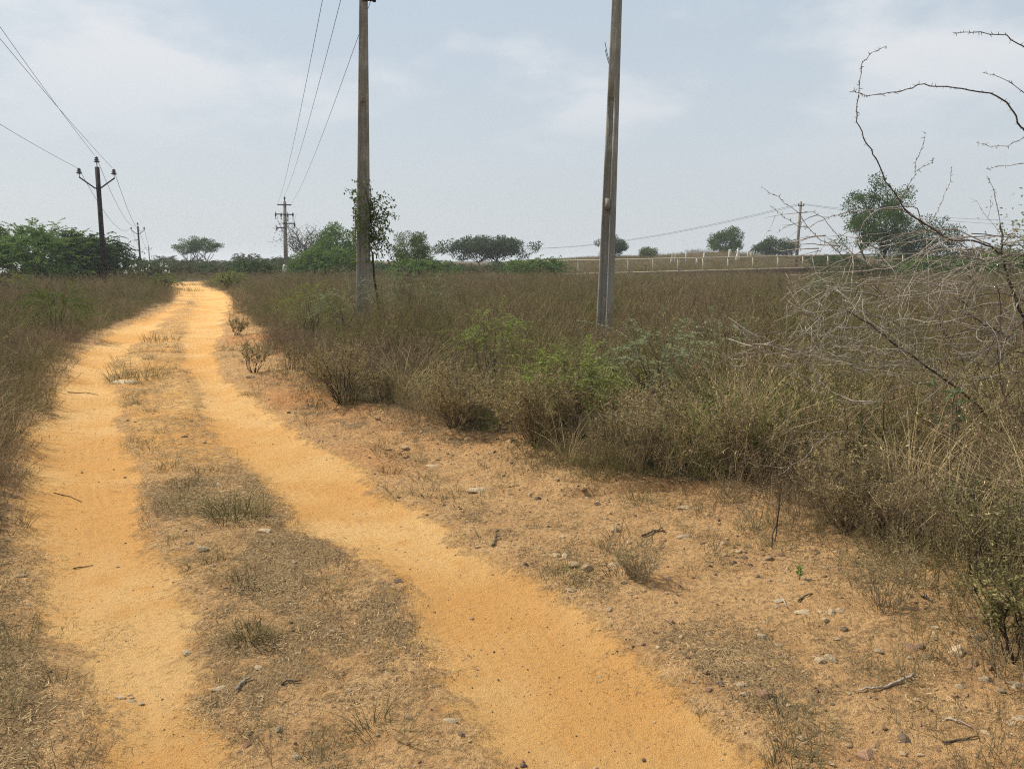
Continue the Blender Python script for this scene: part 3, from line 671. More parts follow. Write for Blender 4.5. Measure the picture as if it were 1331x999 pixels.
stick([(1224, 975), (1250, 975), (1270, 974)], .004, 'dark_bark', 'thin dark straight stick near the bottom of the gravel', 2)
stick([(365, 889), (376, 886), (392, 884)], .005, 'bark', 'dark curved stick on the median at the near end', 3)
stick([(308, 902), (316, 893), (326, 884)], .006, 'grey_twig', 'grey stick pointing up the median by the flat tan stone', 4)
stick([(640, 713), (644, 704), (645, 695)], .006, 'bark', 'short dark crooked twig beside the right wheel track', 5, (650, 700))
stick([(834, 697), (848, 691), (861, 686)], .007, 'bark', 'dark forked twig on the red gravel near the grey slab', 6, (866, 690))
stick([(1017, 779), (1021, 788), (1024, 793)], .004, 'grey_twig', 'short curved grey twig beside a grey stone', 7)
stick([(1038, 786), (1049, 780), (1056, 777)], .005, 'bark', 'short brown stick near the tiny green seedling', 8)
stick([(70, 637), (90, 640), (106, 646)], .003, 'dark_bark', 'hair thin dark twig lying across the left wheel track', 9)
stick([(95, 730), (110, 726), (120, 724)], .003, 'dark_bark', 'short hair thin twig on the left wheel track below the longer one', 10)
stick([(88, 512), (110, 510), (128, 512)], .006, 'bark', 'thin twig lying on the left wheel track near the bend', 14)
stick([(1225, 945), (1240, 955), (1262, 962)], .004, 'grey_twig', 'grey twig slanting over the gravel at lower right', 12)
stick([(1195, 787), (1206, 791), (1212, 793)], .007, 'pale_wood', 'small white chip of wood below the bank at right', 13)

# ------------------------------------------------------------------ foliage on trees and shrubs
def curve(a, b, rng, n=7, wob=.12, up=.15):
    a, b = np.array(a, float), np.array(b, float); t = np.linspace(0, 1, n)[:, None]; L = np.linalg.norm(b - a)
    P = a + (b - a) * t; P[:, 2] += up * L * (t[:, 0] * (1 - t[:, 0])) * 2
    w = rng.normal(0, 1, (n, 3)); w = np.cumsum(w, 0); w -= t * w[-1]; P += w * wob * L / n; P[0], P[-1] = a, b; return P
def crown(rng, r, zc, n_cl, clr, n_leaf, L, W, low=-.5, flat=.75, irr=.25, shell=.45):
    """leaf positions, directions, variation, and the centres of the clumps"""
    r = np.array(r, float); C = []
    ph = rng.uniform(0, 6.28, 6)
    while len(C) < n_cl:
        d = norm(rng.normal(size=3))
        if d[2] < low: continue
        a = math.atan2(d[1], d[0]); k = 1 + (irr + .13) * (math.sin(2 * a + ph[0]) * .4 + math.sin(3 * a + ph[1]) * .35 + math.sin(5 * a + ph[2] + 3 * d[2]) * .35 + rng.normal(0, .25))
        C.append(d * r * k * rng.uniform(shell, 1) ** .7 + [0, 0, zc])
    C = np.array(C); s = clr * rng.uniform(.32, 1.5, n_cl); pr = s ** 2; pr /= pr.sum()
    i = rng.choice(n_cl, n_leaf, p=pr); u = norm(rng.normal(size=(n_leaf, 3))); rad = rng.uniform(0, 1, n_leaf) ** .45
    off = u * rad[:, None] * s[i][:, None]; off[:, 2] *= flat
    cv = rng.uniform(0, 1, n_cl)
    return C[i] + off, u + rng.normal(0, .7, (n_leaf, 3)) + [0, 0, -.15], cv[i] * .55 + rng.uniform(0, .5, n_leaf), C
def tree(name, label, cat, base, r, zc, th, leaf, bark, seed, n_cl=60, clr=.6, n_leaf=6000, L=.14, W=.07, low=-.45, tr=.12, nlimb=14, flat=.75, irr=.25, shell=.45, group=None, fork=1, rz=0):
    rng = np.random.default_rng(seed); t = thing(name, label, cat, base, rz, group)
    c, d, v, C = crown(rng, r, zc, n_cl, clr, n_leaf, L, W, low, flat, irr, shell)
    mb = MB(); mb.leaves(c, d, L * rng.uniform(.6, 1.3, len(c)), W * rng.uniform(.7, 1.2, len(c)), rng, v)
    tb = MB()
    for f in range(fork):
        top = np.array([rng.normal(0, .12) * r[0] + (f - (fork - 1) / 2) * .35 * r[0], rng.normal(0, .1) * r[1], th])
        P = curve((f * tr * 1.2 - (fork - 1) * tr * .6, 0, -.3), top, rng, 7, .25, 0); tb.tube(P, tr * np.linspace(1.25, .75, 7) / fork ** .4, 8)
        for k in rng.choice(len(C), min(nlimb, len(C)) // fork, replace=False):
            q = curve(top - [0, 0, rng.uniform(0, .3) * th * .3], C[k], rng, 7, .22, .1); tb.tube(q, tr * np.linspace(.55, .1, 7) / fork ** .4, 5)
    tb.build('trunk', M[bark], t, True); mb.build('crown', M[leaf], t); return t
def sprays(rng, starts, dirs, L, nl, ll, lw, droop=.5, seg=7):
    """feathery shoots: an arching twig with leaflets in two ranks"""
    n = len(starts); t = np.linspace(0, 1, seg); d = norm(dirs); L = np.broadcast_to(L, (n,))
    P = starts[:, None] + d[:, None] * (t[None] * L[:, None])[..., None]; P[..., 2] -= droop * L[:, None] * t[None] ** 2
    wob = rng.normal(0, .05, (n, seg, 3)).cumsum(1) * L[:, None, None] * .4; P = P + wob * t[None, :, None]
    i = np.repeat(np.arange(n), nl); tt = np.tile(np.linspace(.12, 1, nl), n) * (seg - 1); j = np.minimum(tt.astype(int), seg - 2)
    c = P[i, j] + (P[i, j + 1] - P[i, j]) * (tt - j)[:, None]
    dd = P[i, j + 1] - P[i, j]; side = norm(np.cross(norm(dd), [0, 0, 1.0])) * np.where(np.arange(n * nl) % 2, 1, -1)[:, None]
    dl = side + norm(dd) * .55 + rng.normal(0, .25, side.shape) + [0, 0, -.15]
    return P, c, dl
def fit(px0, px1, top, bot, d, clr, flat=.75, depth=.9):
    l, r_ = at(px0, 330, d)[0], at(px1, 330, d)[0]; zt_, zb_ = at(665, top, d)[2], at(665, bot, d)[2]
    b = np.array([(l + r_) / 2, d, hz((l + r_) / 2, d)]); rx = (r_ - l) / 2 - clr * .55; rz_ = (zt_ - zb_) / 2 - clr * flat * .55
    return b, (rx, rx * depth, max(rz_, .2)), (zt_ + zb_) / 2 - b[2]
def ftree(name, label, cat, box, leaf, bark, seed, n_cl, clr, n_leaf, L, W, th, **kw):
    b, r, zc = fit(*box, clr); return tree(name, label, cat, b, r, zc, th * zc, leaf, bark, seed, n_cl, clr, n_leaf, L, W, low=kw.pop('low', -.95), **kw)
def thorn_tree(name, label, cat, base, r, h, seed, leaf='prosopis', bark='dark_bark', ns=420, sl=1.0, ll=.16, lw=.07, nl=22, low=.12, nlimb=16, group=None, flatness=.5, droop=.45, twr=.006, tr=.09, hull=.35):
    rng = np.random.default_rng(seed); t = thing(name, label, cat, base, 0, group)
    ph = rng.uniform(0, 6.28, 4); a = rng.uniform(0, 6.28, ns); e = rng.uniform(0, 1, ns)
    k = 1 + .18 * np.sin(2 * a + ph[0]) + .12 * np.sin(3 * a + ph[1]) + .1 * np.sin(5 * a + ph[2])
    rad = rng.uniform(hull, 1, ns) ** .6; zz = low + (1 - low) * e ** flatness
    prof = np.sqrt(np.clip(1 - ((zz - .25) / .80) ** 2, .02, 1)) * np.where(zz < .25, .85 + .6 * zz, 1)
    st = np.stack([r[0] * k * rad * prof * np.cos(a) * .86, r[1] * k * rad * prof * np.sin(a) * .86, h * zz * rng.uniform(.82, 1.0, ns) * (.88 + .12 * np.sin(4 * a + ph[3]))], -1)
    dr = np.stack([np.cos(a), np.sin(a), rng.normal(.35, .35, ns)], -1) + rng.normal(0, .45, (ns, 3))
    P, c, dl = sprays(rng, st, dr, sl * rng.uniform(.5, 1.25, ns), nl, ll, lw, droop)
    mb = MB(); m = len(c); cv = np.repeat(rng.uniform(0, .7, ns), nl)
    mb.leaves(c, dl, ll * rng.uniform(.6, 1.3, m), lw * rng.uniform(.7, 1.2, m), rng, cv + rng.uniform(0, .4, m))
    tb = MB(); kk = rng.choice(ns, min(nlimb, ns), replace=False)
    for i in kk:
        b0 = np.array([rng.normal(0, .05) * r[0], rng.normal(0, .05) * r[1], -.15]); tb.tube(curve(b0, st[i], rng, 8, .25, .25), tr * np.linspace(1, .12, 8), 5)
    for i in range(ns):
        if i % 2 == 0: tb.tube(P[i], twr * np.linspace(1.2, .5, P.shape[1]), 3)
    tb.build('trunk', M[bark], t, True); mb.build('crown', M[leaf], t); return t

# left big thorn trees
b = gz(45, 362, 47); thorn_tree('thorn_tree', 'large spreading green thorn tree behind the near black steel pole', 'tree', b, (5.4, 4.2), 3.55, 1, ns=1700, sl=1.25, nl=26, ll=.15, lw=.065, droop=.35)
b = gz(128, 362, 48); thorn_tree('thorn_tree', 'darker right hand crown of the thorn trees, directly behind the near black steel pole', 'tree', b, (2.0, 2.4), 3.2, 2, 'prosopis_dark', ns=620, sl=.95, nl=24, ll=.15, lw=.07)
b = gz(-20, 362, 44); thorn_tree('thorn_tree', 'low light green thorn tree cut by the left edge of the photo', 'tree', b, (4.2, 3), 2.5, 3, 'prosopis', ns=700, sl=1.1, nl=24)
# flat topped tree over the bend
ftree('acacia_tree', 'small flat topped tree standing alone above the bend of the track', 'tree', (225, 291, 309, 331, 108), 'mid_leaf', 'dark_bark', 4, 90, .55, 9000, .17, .09, .35, irr=.1, flat=.5, fork=3, nlimb=30, tr=.12)
# trees behind the left concrete pole
rngd = np.random.default_rng(5)
def bare_tree(name, label, base, h, w, seed, n=26):
    rng = np.random.default_rng(seed); t = thing(name, label, 'tree', base); tb = MB(); lv = MB(); top = np.array([0, 0, h * .35])
    tb.tube(curve((0, 0, -.2), top, rng, 6, .2, 0), np.linspace(.14, .1, 6), 7)
    for k in range(n):
        a = rng.uniform(0, 6.28); e = np.array([math.cos(a) * w * rng.uniform(.3, 1), math.sin(a) * w * rng.uniform(.3, 1), h * rng.uniform(.6, 1)])
        P = curve(top * rng.uniform(.6, 1), e, rng, 8, .35, .1); tb.tube(P, np.linspace(.05, .014, 8), 4)
        for q in range(4):
            i = rng.integers(3, 8); e2 = P[i] + rng.normal(0, .45, 3) + [0, 0, .5]; tb.tube(curve(P[i], e2, rng, 5, .3, 0), np.linspace(.02, .008, 5), 3)
            m = 16; lv.leaves(P[i] + rng.normal(0, .40, (m, 3)) - [0, 0, .1], rng.normal(size=(m, 3)), .15, .08, rng, rng.uniform(0, 1, m))
    tb.build('trunk', M['bark'], t, True); lv.build('crown', M['grey_leaf'], t); return t
bare_tree('half_bare_tree', 'grey half bare tree with dead twigs beside the crossarm pole', gz(402, 345, 78), 5.2, 3.2, 6, 32)
ftree('leafy_tree', 'dense bright green tree behind the left concrete pole', 'tree', (402, 474, 292, 354, 68), 'green', 'dark_bark', 7, 85, .66, 14000, .15, .09, .5)
b = gz(425, 355, 58); thorn_tree('thorn_tree', 'low spreading green thorn tree left of the left concrete pole', 'tree', b, (3.1, 2.2), 2.6, 8, 'prosopis', ns=620, sl=.9, nl=22, ll=.14, lw=.06)
ftree('round_tree', 'round olive green tree right of the left concrete pole', 'tree', (503, 571, 302, 358, 60), 'olive_leaf', 'dark_bark', 9, 84, .46, 11500, .11, .07, .4, irr=.22)
b = gz(545, 356, 54); thorn_tree('thorn_tree', 'low dark thorn bush at the foot of the round olive tree', 'bush', b, (2.6, 1.6), 1.7, 10, 'prosopis', ns=300, sl=.8, nl=18)
ftree('flat_tree', 'wide dark flat crowned tree on the skyline between the two concrete poles', 'tree', (581, 684, 305, 339, 104), 'dark_leaf', 'dark_bark', 11, 150, .85, 17000, .24, .14, .4, irr=.32, flat=.55, nlimb=22, fork=2)
b = gz(697, 352, 64); thorn_tree('thorn_bush', 'low green thorn bush covering the left end of the fence', 'bush', b, (2.9, 1.8), 1.75, 12, 'prosopis', ns=420, sl=.9, nl=20)
ftree('round_tree', 'small round dark tree half hidden by the right concrete pole', 'tree', (769, 819, 307, 335, 118), 'dark_leaf', 'dark_bark', 13, 46, .55, 6500, .2, .12, .5, irr=.42)
ftree('round_tree', 'smallest olive bush like tree on the skyline right of the right concrete pole', 'tree', (828, 857, 321, 337, 118), 'olive_leaf', 'dark_bark', 14, 44, .42, 4500, .15, .1, .4, irr=.12)
ftree('leafy_tree', 'full dark green tree behind the white boundary stones', 'tree', (916, 971, 297, 334, 122), 'mid_leaf', 'dark_bark', 15, 70, .75, 9500, .22, .13, .5, irr=.42)
ftree('leafy_tree', 'low wide dark tree behind the distant single pole', 'tree', (977, 1041, 309, 335, 122), 'dark_leaf', 'dark_bark', 16, 70, .7, 8500, .22, .13, .5, irr=.22)
ftree('leafy_tree', 'tallest open crowned grey green tree at right, seen through the thorn twigs', 'tree', (1084, 1194, 236, 330, 68), 'mid_leaf', 'dark_bark', 17, 120, .62, 14500, .16, .10, .45, irr=.36, nlimb=34, fork=2, tr=.14, shell=.3)
ftree('leafy_tree', 'shorter spreading dark tree touching the right side of the tallest tree', 'tree', (1146, 1244, 279, 342, 78), 'dark_leaf', 'dark_bark', 18, 120, .66, 13500, .17, .10, .5, irr=.26, fork=2)
b = gz(1222, 358, 62); thorn_tree('thorn_bush', 'long green bush line below the tall tree at right', 'bush', b, (4.6, 1.8), 1.7, 19, 'prosopis', ns=520, sl=.9, nl=20)
b = gz(1310, 358, 60); thorn_tree('thorn_bush', 'green bush behind the thorn shrub at the right edge', 'bush', b, (3.4, 2.0), 2.2, 20, 'prosopis', ns=420, sl=.9, nl=20)
b = gz(1078, 405, 19); thorn_tree('thorn_bush', 'grey green bush in the field seen through the bare thorn twigs', 'bush', b, (.75, .6), 1.25, 21, 'feather_dusty', ns=330, sl=.45, nl=20, ll=.035, lw=.015, twr=.003, tr=.02)
b = gz(1115, 372, 42); thorn_tree('thorn_bush', 'greyish bush farther back in the field left of the tall tree', 'bush', b, (2.8, 1.6), 1.5, 22, 'scrub', ns=360, sl=.6, nl=20, ll=.09, lw=.04)
b = gz(330, 356, 62); thorn_tree('thorn_bush', 'dark green bush at the right side of the bend', 'bush', b, (2.2, 1.8), 1.75, 23, 'prosopis_dark', ns=360, sl=.8, nl=20)
b = gz(300, 372, 40); thorn_tree('thorn_bush', 'yellowish green bush on the right edge of the track at the bend', 'bush', b, (1.0, .9), .95, 24, 'feather', ns=200, sl=.5, nl=18, ll=.06, lw=.03)
b = gz(192, 362, 43); t = thorn_tree('flowering_bush', 'pale bush with white flower heads left of the bend', 'bush', b, (1.5, 1.2), 1.25, 25, 'scrub', ns=300, sl=.5, nl=18, ll=.07, lw=.035)
fl = MB(); rg = np.random.default_rng(3); q = 26; a = rg.uniform(0, 6.28, q)
for k in range(q):
    c0 = np.array([math.cos(a[k]) * rg.uniform(.2, 1.3), math.sin(a[k]) * 1.0 - .2, rg.uniform(.75, 1.35)]); fl.leaves(c0 + rg.normal(0, .035, (9, 3)), rg.normal(size=(9, 3)), .07, .045, rg, .5)
fl.build('flower_heads', M['white_fl'], t)
b = gz(212, 370, 40); thorn_tree('thorn_bush', 'bright yellow green bush at the left edge of the bend', 'bush', b, (.8, .8), .8, 26, 'yellowgreen', ns=130, sl=.4, nl=18, ll=.06, lw=.03)
b = gz(10, 362, 30); t = thorn_tree('flowering_bush', 'yellow green weed with white plumes at the left photo edge', 'bush', b, (1.5, .9), .95, 27, 'yellowgreen', ns=150, sl=.4, nl=16, ll=.06, lw=.03)
fl = MB()
for k in range(7):
    c0 = np.array([rg.uniform(-.9, 1.2), rg.normal(0, .2) - .3, rg.uniform(.95, 1.2)]); fl.leaves(c0 + rg.normal(0, .05, (16, 3)), rg.normal(size=(16, 3)), .08, .04, rg, .5)
fl.build('flower_heads', M['white_fl'], t)
# scrub along the skyline
proto = [thorn_tree('scrub_bush', 'x', 'bush', (0, -400 - 5 * k, 0), (3.2, 2.2), 1.6 + .3 * k, 30 + k, ('scrub', 'prosopis_dark', 'scrub')[k], ns=230, sl=.9, nl=16, ll=.22, lw=.11) for k in range(3)]
rg = np.random.default_rng(8); first = [True] * 3
spots = [(175, 130, 1.3), (196, 95, 1.1), (215, 115, 1.2), (232, 88, 1.0), (248, 120, 1.1), (270, 92, 1.0), (288, 125, 1.2), (306, 96, 1.0), (322, 130, 1.3), (344, 86, 1.1), (358, 112, 1.2),
         (376, 90, 1.0), (480, 96, 1.1), (500, 86, 1.0), (575, 88, .9), (600, 84, .9), (655, 90, .9), (725, 92, .6), (1060, 96, .9), (1090, 86, 1.0), (1185, 90, 1.0), (1255, 86, 1.1), (1290, 94, 1.2), (1335, 82, 1.2), (150, 84, 1.1), (262, 73, .8), (238, 70, .75), (285, 68, .7), (205, 74, .8), (222, 68, .7), (312, 74, .8), (350, 72, .8), (385, 80, .9), (490, 72, .7), (585, 74, .7), (612, 70, .6), (640, 80, .8), (662, 74, .7), (1070, 76, .7), (1100, 70, .7), (1155, 72, .7), (1180, 68, .6)]
for i, (px, d, s) in enumerate(spots):
    k = i % 3; b = gz(px, 340, d); lab = ('grey green scrub bush in the distant line along the skyline', 'dark green scrub bush in the distant line along the skyline', 'taller grey green scrub bush in the distant line along the skyline')[k]
    if first[k]:
        o = proto[k]; first[k] = False; o.location = b; o.rotation_euler.z = rg.uniform(0, 6); o.scale = (s, s, s * .8); o['label'] = lab; o['group'] = 'scrub bushes along the skyline'
    else: dup(proto[k], b, rg.uniform(0, 6), (s, s * .9, s * rg.uniform(.65, .95)), lab, 'scrub bushes along the skyline')

# ------------------------------------------------------------------ plants in the field and on the verge
def feather_plant(label, base, r, h, seed, leaf='feather', ns=60, sl=.5, cat='plant', low=.55):
    return thorn_tree('feathery_plant', label, cat, base, r, h, seed, leaf, 'bark', ns=int(1.1 * ns), sl=sl, nl=34, ll=.034, lw=.013, low=low, nlimb=12, twr=.0025, tr=.010, droop=.35, flatness=.4)
feather_plant('bright green feathery plant in the weeds below the right concrete pole', gz(742, 520, 6.3), (.42, .35), .68, 41, ns=75, sl=.42)
feather_plant('longer dusty green feathery plant reaching right across the weeds', gz(850, 512, 6.9), (.62, .35), .80, 42, 'feather_dusty', ns=75, sl=.55)
feather_plant('feathery plant with pale arching shoots right of the left concrete pole', gz(540, 420, 14.6), (.75, .6), 1.3, 43, 'feather_dusty', ns=110, sl=.7)
feather_plant('yellow green feathery plant left of the left concrete pole', gz(405, 425, 14.0), (.75, .6), 1.02, 44, 'yellowgreen', ns=70, sl=.55)
feather_plant('low green feathery plant in the weeds between the two concrete poles', gz(640, 460, 8.4), (.42, .4), .85, 45, 'feather', ns=50, sl=.42)
feather_plant('dusty feathery shoots trailing left from the foot of the left concrete pole', gz(450, 420, 13.2), (.6, .5), 1.02, 46, 'feather_dusty', ns=55, sl=.65)
feather_plant('small dusty feathery sprig at the left end of the thorn twigs', gz(925, 500, 8.4), (.45, .3), .85, 47, 'feather_dusty', ns=36, sl=.4)
feather_plant('bushy green feathery weed above the grass at the left roadside', gz(75, 420, 14.5), (.9, .6), 1.0, 48, 'olive_leaf', ns=130, sl=.4)
def dry_shrub(name, label, base, r, h, seed, leaf='brown_leaf', bark='dark_bark', nb=14, nt=9, nlf=5, ll=.014, sr=.0045, cat='shrub', low=.35):
    rng = np.random.default_rng(seed); t = thing(name, label, cat, base); tb = MB(); lv = MB()
    for k in range(nb):
        a = rng.uniform(0, 6.28); q = rng.uniform(.3, 1); e = np.array([math.cos(a) * r * q, math.sin(a) * r * q, h * (1.05 - .45 * q ** 2) * rng.uniform(.75, 1.05)])
        P = curve((math.cos(a) * .03, math.sin(a) * .03, -.03), e, rng, 8, .3, .2); tb.tube(P, sr * np.linspace(1, .3, 8), 5)
        for i in range(nt):
            j = rng.uniform(low * 7, 7); f = int(min(j, 6)); p0 = P[f] + (P[f + 1] - P[f]) * (j - f); e2 = p0 + (norm(rng.normal(size=3)) + [0, 0, .8]) * h * rng.uniform(.10, .24)
            q2 = curve(p0, e2, rng, 4, .3, .1); tb.tube(q2, sr * .3 * np.linspace(1, .5, 4), 3)
            m = nlf * 3; u = rng.uniform(.1, 1.05, m)[:, None]; lv.leaves(p0 + (e2 - p0) * u, rng.normal(size=(m, 3)) + [0, 0, .4], ll * rng.uniform(.6, 1.6, m), ll * .45, rng, rng.uniform(0, 1, m))
    tb.build('stem', M[bark], t, True); lv.build('foliage', M[leaf], t); return t
dry_shrub('dry_shrub', 'rounded brown shrub with dark bare stems at the bend of the track', gz(447, 528, 7.75), .48, .56, 51, nb=26, nt=13, nlf=7, ll=.017, low=.45)
dry_shrub('dry_shrub', 'smaller dark twiggy shrub just right of the rounded brown shrub', gz(500, 528, 7.7), .2, .36, 52, nb=10, nlf=4)
dry_shrub('dry_shrub', 'small upright twiggy shrub standing free on the verge at the bend', gz(330, 475, 10.5), .24, .46, 53, nb=13, nlf=6, ll=.02)
dry_shrub('dry_shrub', 'small dark shrub between the free standing shrub and the weeds', gz(378, 478, 10.4), .22, .36, 54, nb=9)
dry_shrub('dry_shrub', 'flat dark shrub on the right track edge far up the bend', gz(305, 432, 15.5), .35, .34, 55, nb=14, nlf=5, ll=.025)
dry_shrub('dry_shrub', 'big rounded brown bush overhanging the verge below the right concrete pole', gz(700, 588, 6.05), .55, .55, 56, nb=51, bark='tan_bark', low=.2, nt=13, nlf=9, ll=.016)
dry_shrub('dry_shrub', 'brown bush right of the big rounded one, at the tip of the verge', gz(840, 635, 5.3), .42, .55, 57, nb=33, bark='tan_bark', low=.2, nt=10, nlf=6, ll=.014)
dry_shrub('dry_shrub', 'brown bush with reddish foliage at the fringe left of the big rounded one', gz(590, 565, 6.6), .45, .5, 58, nb=36, bark='tan_bark', low=.2, nt=11, nlf=8, ll=.016)
dry_shrub('dry_shrub', 'small isolated brown tuft behind the stone cluster', gz(831, 757, 3.5), .13, .18, 59, nb=34, nt=9, nlf=3, ll=.008, sr=.0013, bark='grey_twig', low=.2)
dry_shrub('dry_shrub', 'sparse dry shrub with thin bare stems on the right verge', gz(1150, 808, 3.1), .2, .30, 60, nb=30, nt=9, nlf=3, ll=.008, sr=.0014, bark='tan_bark')
dry_shrub('dry_shrub', 'yellowish leafy bush with dark stems at the right photo edge', gz(1322, 888, 2.62), .2, .34, 61, 'bank_leaf', nb=18, nt=9, nlf=6, ll=.017, sr=.004)
dry_shrub('dry_shrub', 'tall thin dark stem rising alone at the edge of the right bank', gz(1007, 718, 3.9), .05, .46, 62, nb=2, nt=6, nlf=2, ll=.01, sr=.004)
dry_shrub('dry_shrub', 'brown bush on the bank behind the thin dark stem', gz(955, 650, 5.0), .3, .48, 63, nb=30, bark='tan_bark', low=.2, nt=10, nlf=6, ll=.014)
dry_shrub('dry_shrub', 'brown bush on the bank below the straw grass tussock', gz(1105, 715, 4.0), .36, .5, 64, nb=36, bark='tan_bark', low=.2, nt=11, nlf=7, ll=.013)
dry_shrub('dry_shrub', 'dense olive bush at the foot of the right bank, left of the yellowish bush', gz(1270, 770, 3.4), .3, .45, 65, 'bank_leaf', 'bark', nb=22, nt=11, nlf=6, ll=.013)
def tuft(label, base, h, rad, seed, mat='moss', n=70, lean=.8, curl=.6, w=.0018, cat='grass tuft'):
    rng = np.random.default_rng(seed); mb = MB(); blades(mb, rng, n, rad, h, w, lean, curl, 4)
    o = mb.build('grass_tuft', M[mat]); o.location = base; return tag(o, label, cat)
tuft('largest olive grass tuft in the middle of the median', gz(310, 672, 4.42), .20, .17, 71, 'olive', 150)
tuft('brown grass tuft on the median behind the pair of grey stones', gz(250, 662, 4.6), .12, .15, 72, 'moss', 90)
tuft('small round tuft with a pale stalk on the near median', gz(326, 846, 2.92), .085, .07, 73, 'moss', 110)
tuft('dark tuft on the distant median above the broad pale rock', gz(178, 488, 9.9), .32, .35, 74, 'olive', 160, w=.003)
tuft('low tuft cut by the bottom photo edge right of the track', gz(1030, 992, 2.12), .06, .085, 75, 'moss', 140)
tuft('green tuft growing around the stone cluster by the track', gz(735, 752, 3.5), .06, .12, 76, 'olive', 110)
tuft('grassy tuft on the median at the top of the straight track', gz(205, 440, 14.7), .22, .4, 77, 'moss', 120, w=.003)
tuft('low dry grass humped across the far bend of the track', gz(243, 370, 50), .35, 1.1, 83, 'moss', 160, .8, .6, .008)
tuft('dark grass strip between the wheel tracks just before the bend', gz(247, 378, 40), .28, .7, 84, 'olive', 130, .8, .6, .006)
tuft('dark patch of grass on the verge by the broad flat stone', gz(605, 655, 4.75), .07, .16, 78, 'olive', 90)
tuft('pale straw tussock arching out of the right bank', gz(1045, 640, 5.2), .78, .20, 79, 'straw', 150, .45, .75, .0026)
tuft('golden straw tussock rising behind the broad leaved weed', gz(1185, 670, 4.5), .7, .16, 80, 'straw', 90, .35, .6, .0024)
tuft('long straw blades leaning over the gravel at right', gz(1240, 720, 3.8), .62, .2, 81, 'straw', 110, .6, .8, .0022)
rg = np.random.default_rng(21); t = thing('broad_leaf_weed', 'weed with broad pale green leaves in the right bank', 'plant', gz(1232, 640, 4.75)); sm = MB(); lv = MB()
for k in range(6):
    e = np.array([rg.normal(0, .10), rg.normal(0, .08), rg.uniform(.40, .62)]); P = curve((0, 0, 0), e, rg, 6, .2, .1); sm.tube(P, .003, 4); lv.leaves(P[rg.integers(3, 6, 7)], rg.normal(size=(7, 3)) * [1, 1, .5], .085 * rg.uniform(.6, 1.1, 7), .032, rg, rg.uniform(0, 1, 7))
sm.build('stem', M['bark'], t); lv.build('leaves', M['broad'], t)
t = thing('seedling', 'tiny bright green seedling alone on the right verge', 'plant', gz(1038, 762, 3.45)); sm = MB(); lv = MB()
sm.tube([(0, 0, -.01), (.004, 0, .03), (.002, 0, .06)], .002, 4); a = np.arange(14) * 2.4; lv.leaves(np.stack([0 * a, 0 * a, .02 + .0032 * np.arange(14)], -1), np.stack([np.cos(a), np.sin(a), .9 + 0 * a], -1), .026, .012, rg, rg.uniform(0, 1, 14))
sm.build('stem', M['bark'], t); lv.build('leaves', M['seedling'], t)

# ------------------------------------------------------------------ poles and wires
def concrete_pole(label, base, top, w0, w1, d0, d1, zg, rz, lean=(0, 0)):
    t = thing('concrete_pole', label, 'utility pole', base, rz); mb = MB()
    zs = [-.6, .2, 1.0, 2.0, 3.0, 4.0, zg - .25, zg - .02, zg, zg + .5, zg + 1.5, top]
    S = []
    for z in zs:
        k = np.clip(z / top, 0, 1); w = (w0 + (w1 - w0) * k) / 2; d = (d0 + (d1 - d0) * k) / 2
        g = d * .46 if z < zg - .01 else 0.0; a, b = w * .64, w * .46; ch = .012
        pr = [(-w, -d + ch), (-w + ch, -d), (-a, -d), (-b, -d + g), (b, -d + g), (a, -d), (w - ch, -d), (w, -d + ch),
              (w, d - ch), (w - ch, d), (a, d), (b, d - g), (-b, d - g), (-a, d), (-w + ch, d), (-w, d - ch)]
        S.append([(x + lean[0] * z, y + lean[1] * z, z) for x, y in pr])
    mb.loft(S); mb.build('shaft', M['concrete'], t); return t
PB = gz(471.5, 400, 15.5)
pole1 = concrete_pole('left concrete pole, overgrown with a climbing plant', PB, 8.4, .295, .105, .24, .12, 4.45, .12); pole1.rotation_euler = (0, .03, .12)
mb = MB(); mb.box((.11, -.10, 6.27), (.26, .06, .05)); mb.box((.20, -.07, 6.28), (.06, .10, .07)); mb.build('bracket', M['rust'], pole1)
zt = 7.4 - PB[2]
mb = MB(); mb.box((.02, -.11, zt - .12), (1.35, .07, .07)); mb.build('crossarm', M['rust'], pole1)
def insulator(x, y, z, parent, s=1.0):
    m = MB(); m.tube([(x, y, z - .10), (x, y, z)], .012, 6); m.build('insulator_pin', M['rust'], parent)
    m = MB(); m.lathe([(.0, -.01), (.055, 0), (.10, .02), (.045, .05), (.09, .075), (.04, .10), (.07, .125), (.05, .15), (.0, .165)], 12, (0, 0, 0)); v = m.v; m.v = [q * s + np.array([x, y, z]) for q in v]
    m.build('insulator', M['glaze'], parent, True)
for x in (-.5, -.1, .55): insulator(x, -.11, zt, pole1, .7)
PB2 = gz(785.5, 425, 14.2)
pole2 = concrete_pole('bare right concrete pole leaning slightly, with a whitish foot', PB2, 8.4, .235, .09, .26, .11, 4.25, -.52); pole2.rotation_euler = (-.009, .017, -.52)
mb = MB(); mb.box((.02, -.115, 2.42), (.085, .07, .20)); mb.build('clamp', M['concrete'], pole2)
mb = MB(); mb.tube([(-.06, -.05, 4.75), (-.14, -.06, 4.98), (-.16, -.06, 5.06)], .006, 4); mb.tube([(-.06, -.05, 4.80), (-.12, -.07, 5.0), (-.16, -.09, 5.18)], .006, 4); mb.build('wire_ends', M['rust'], pole2)

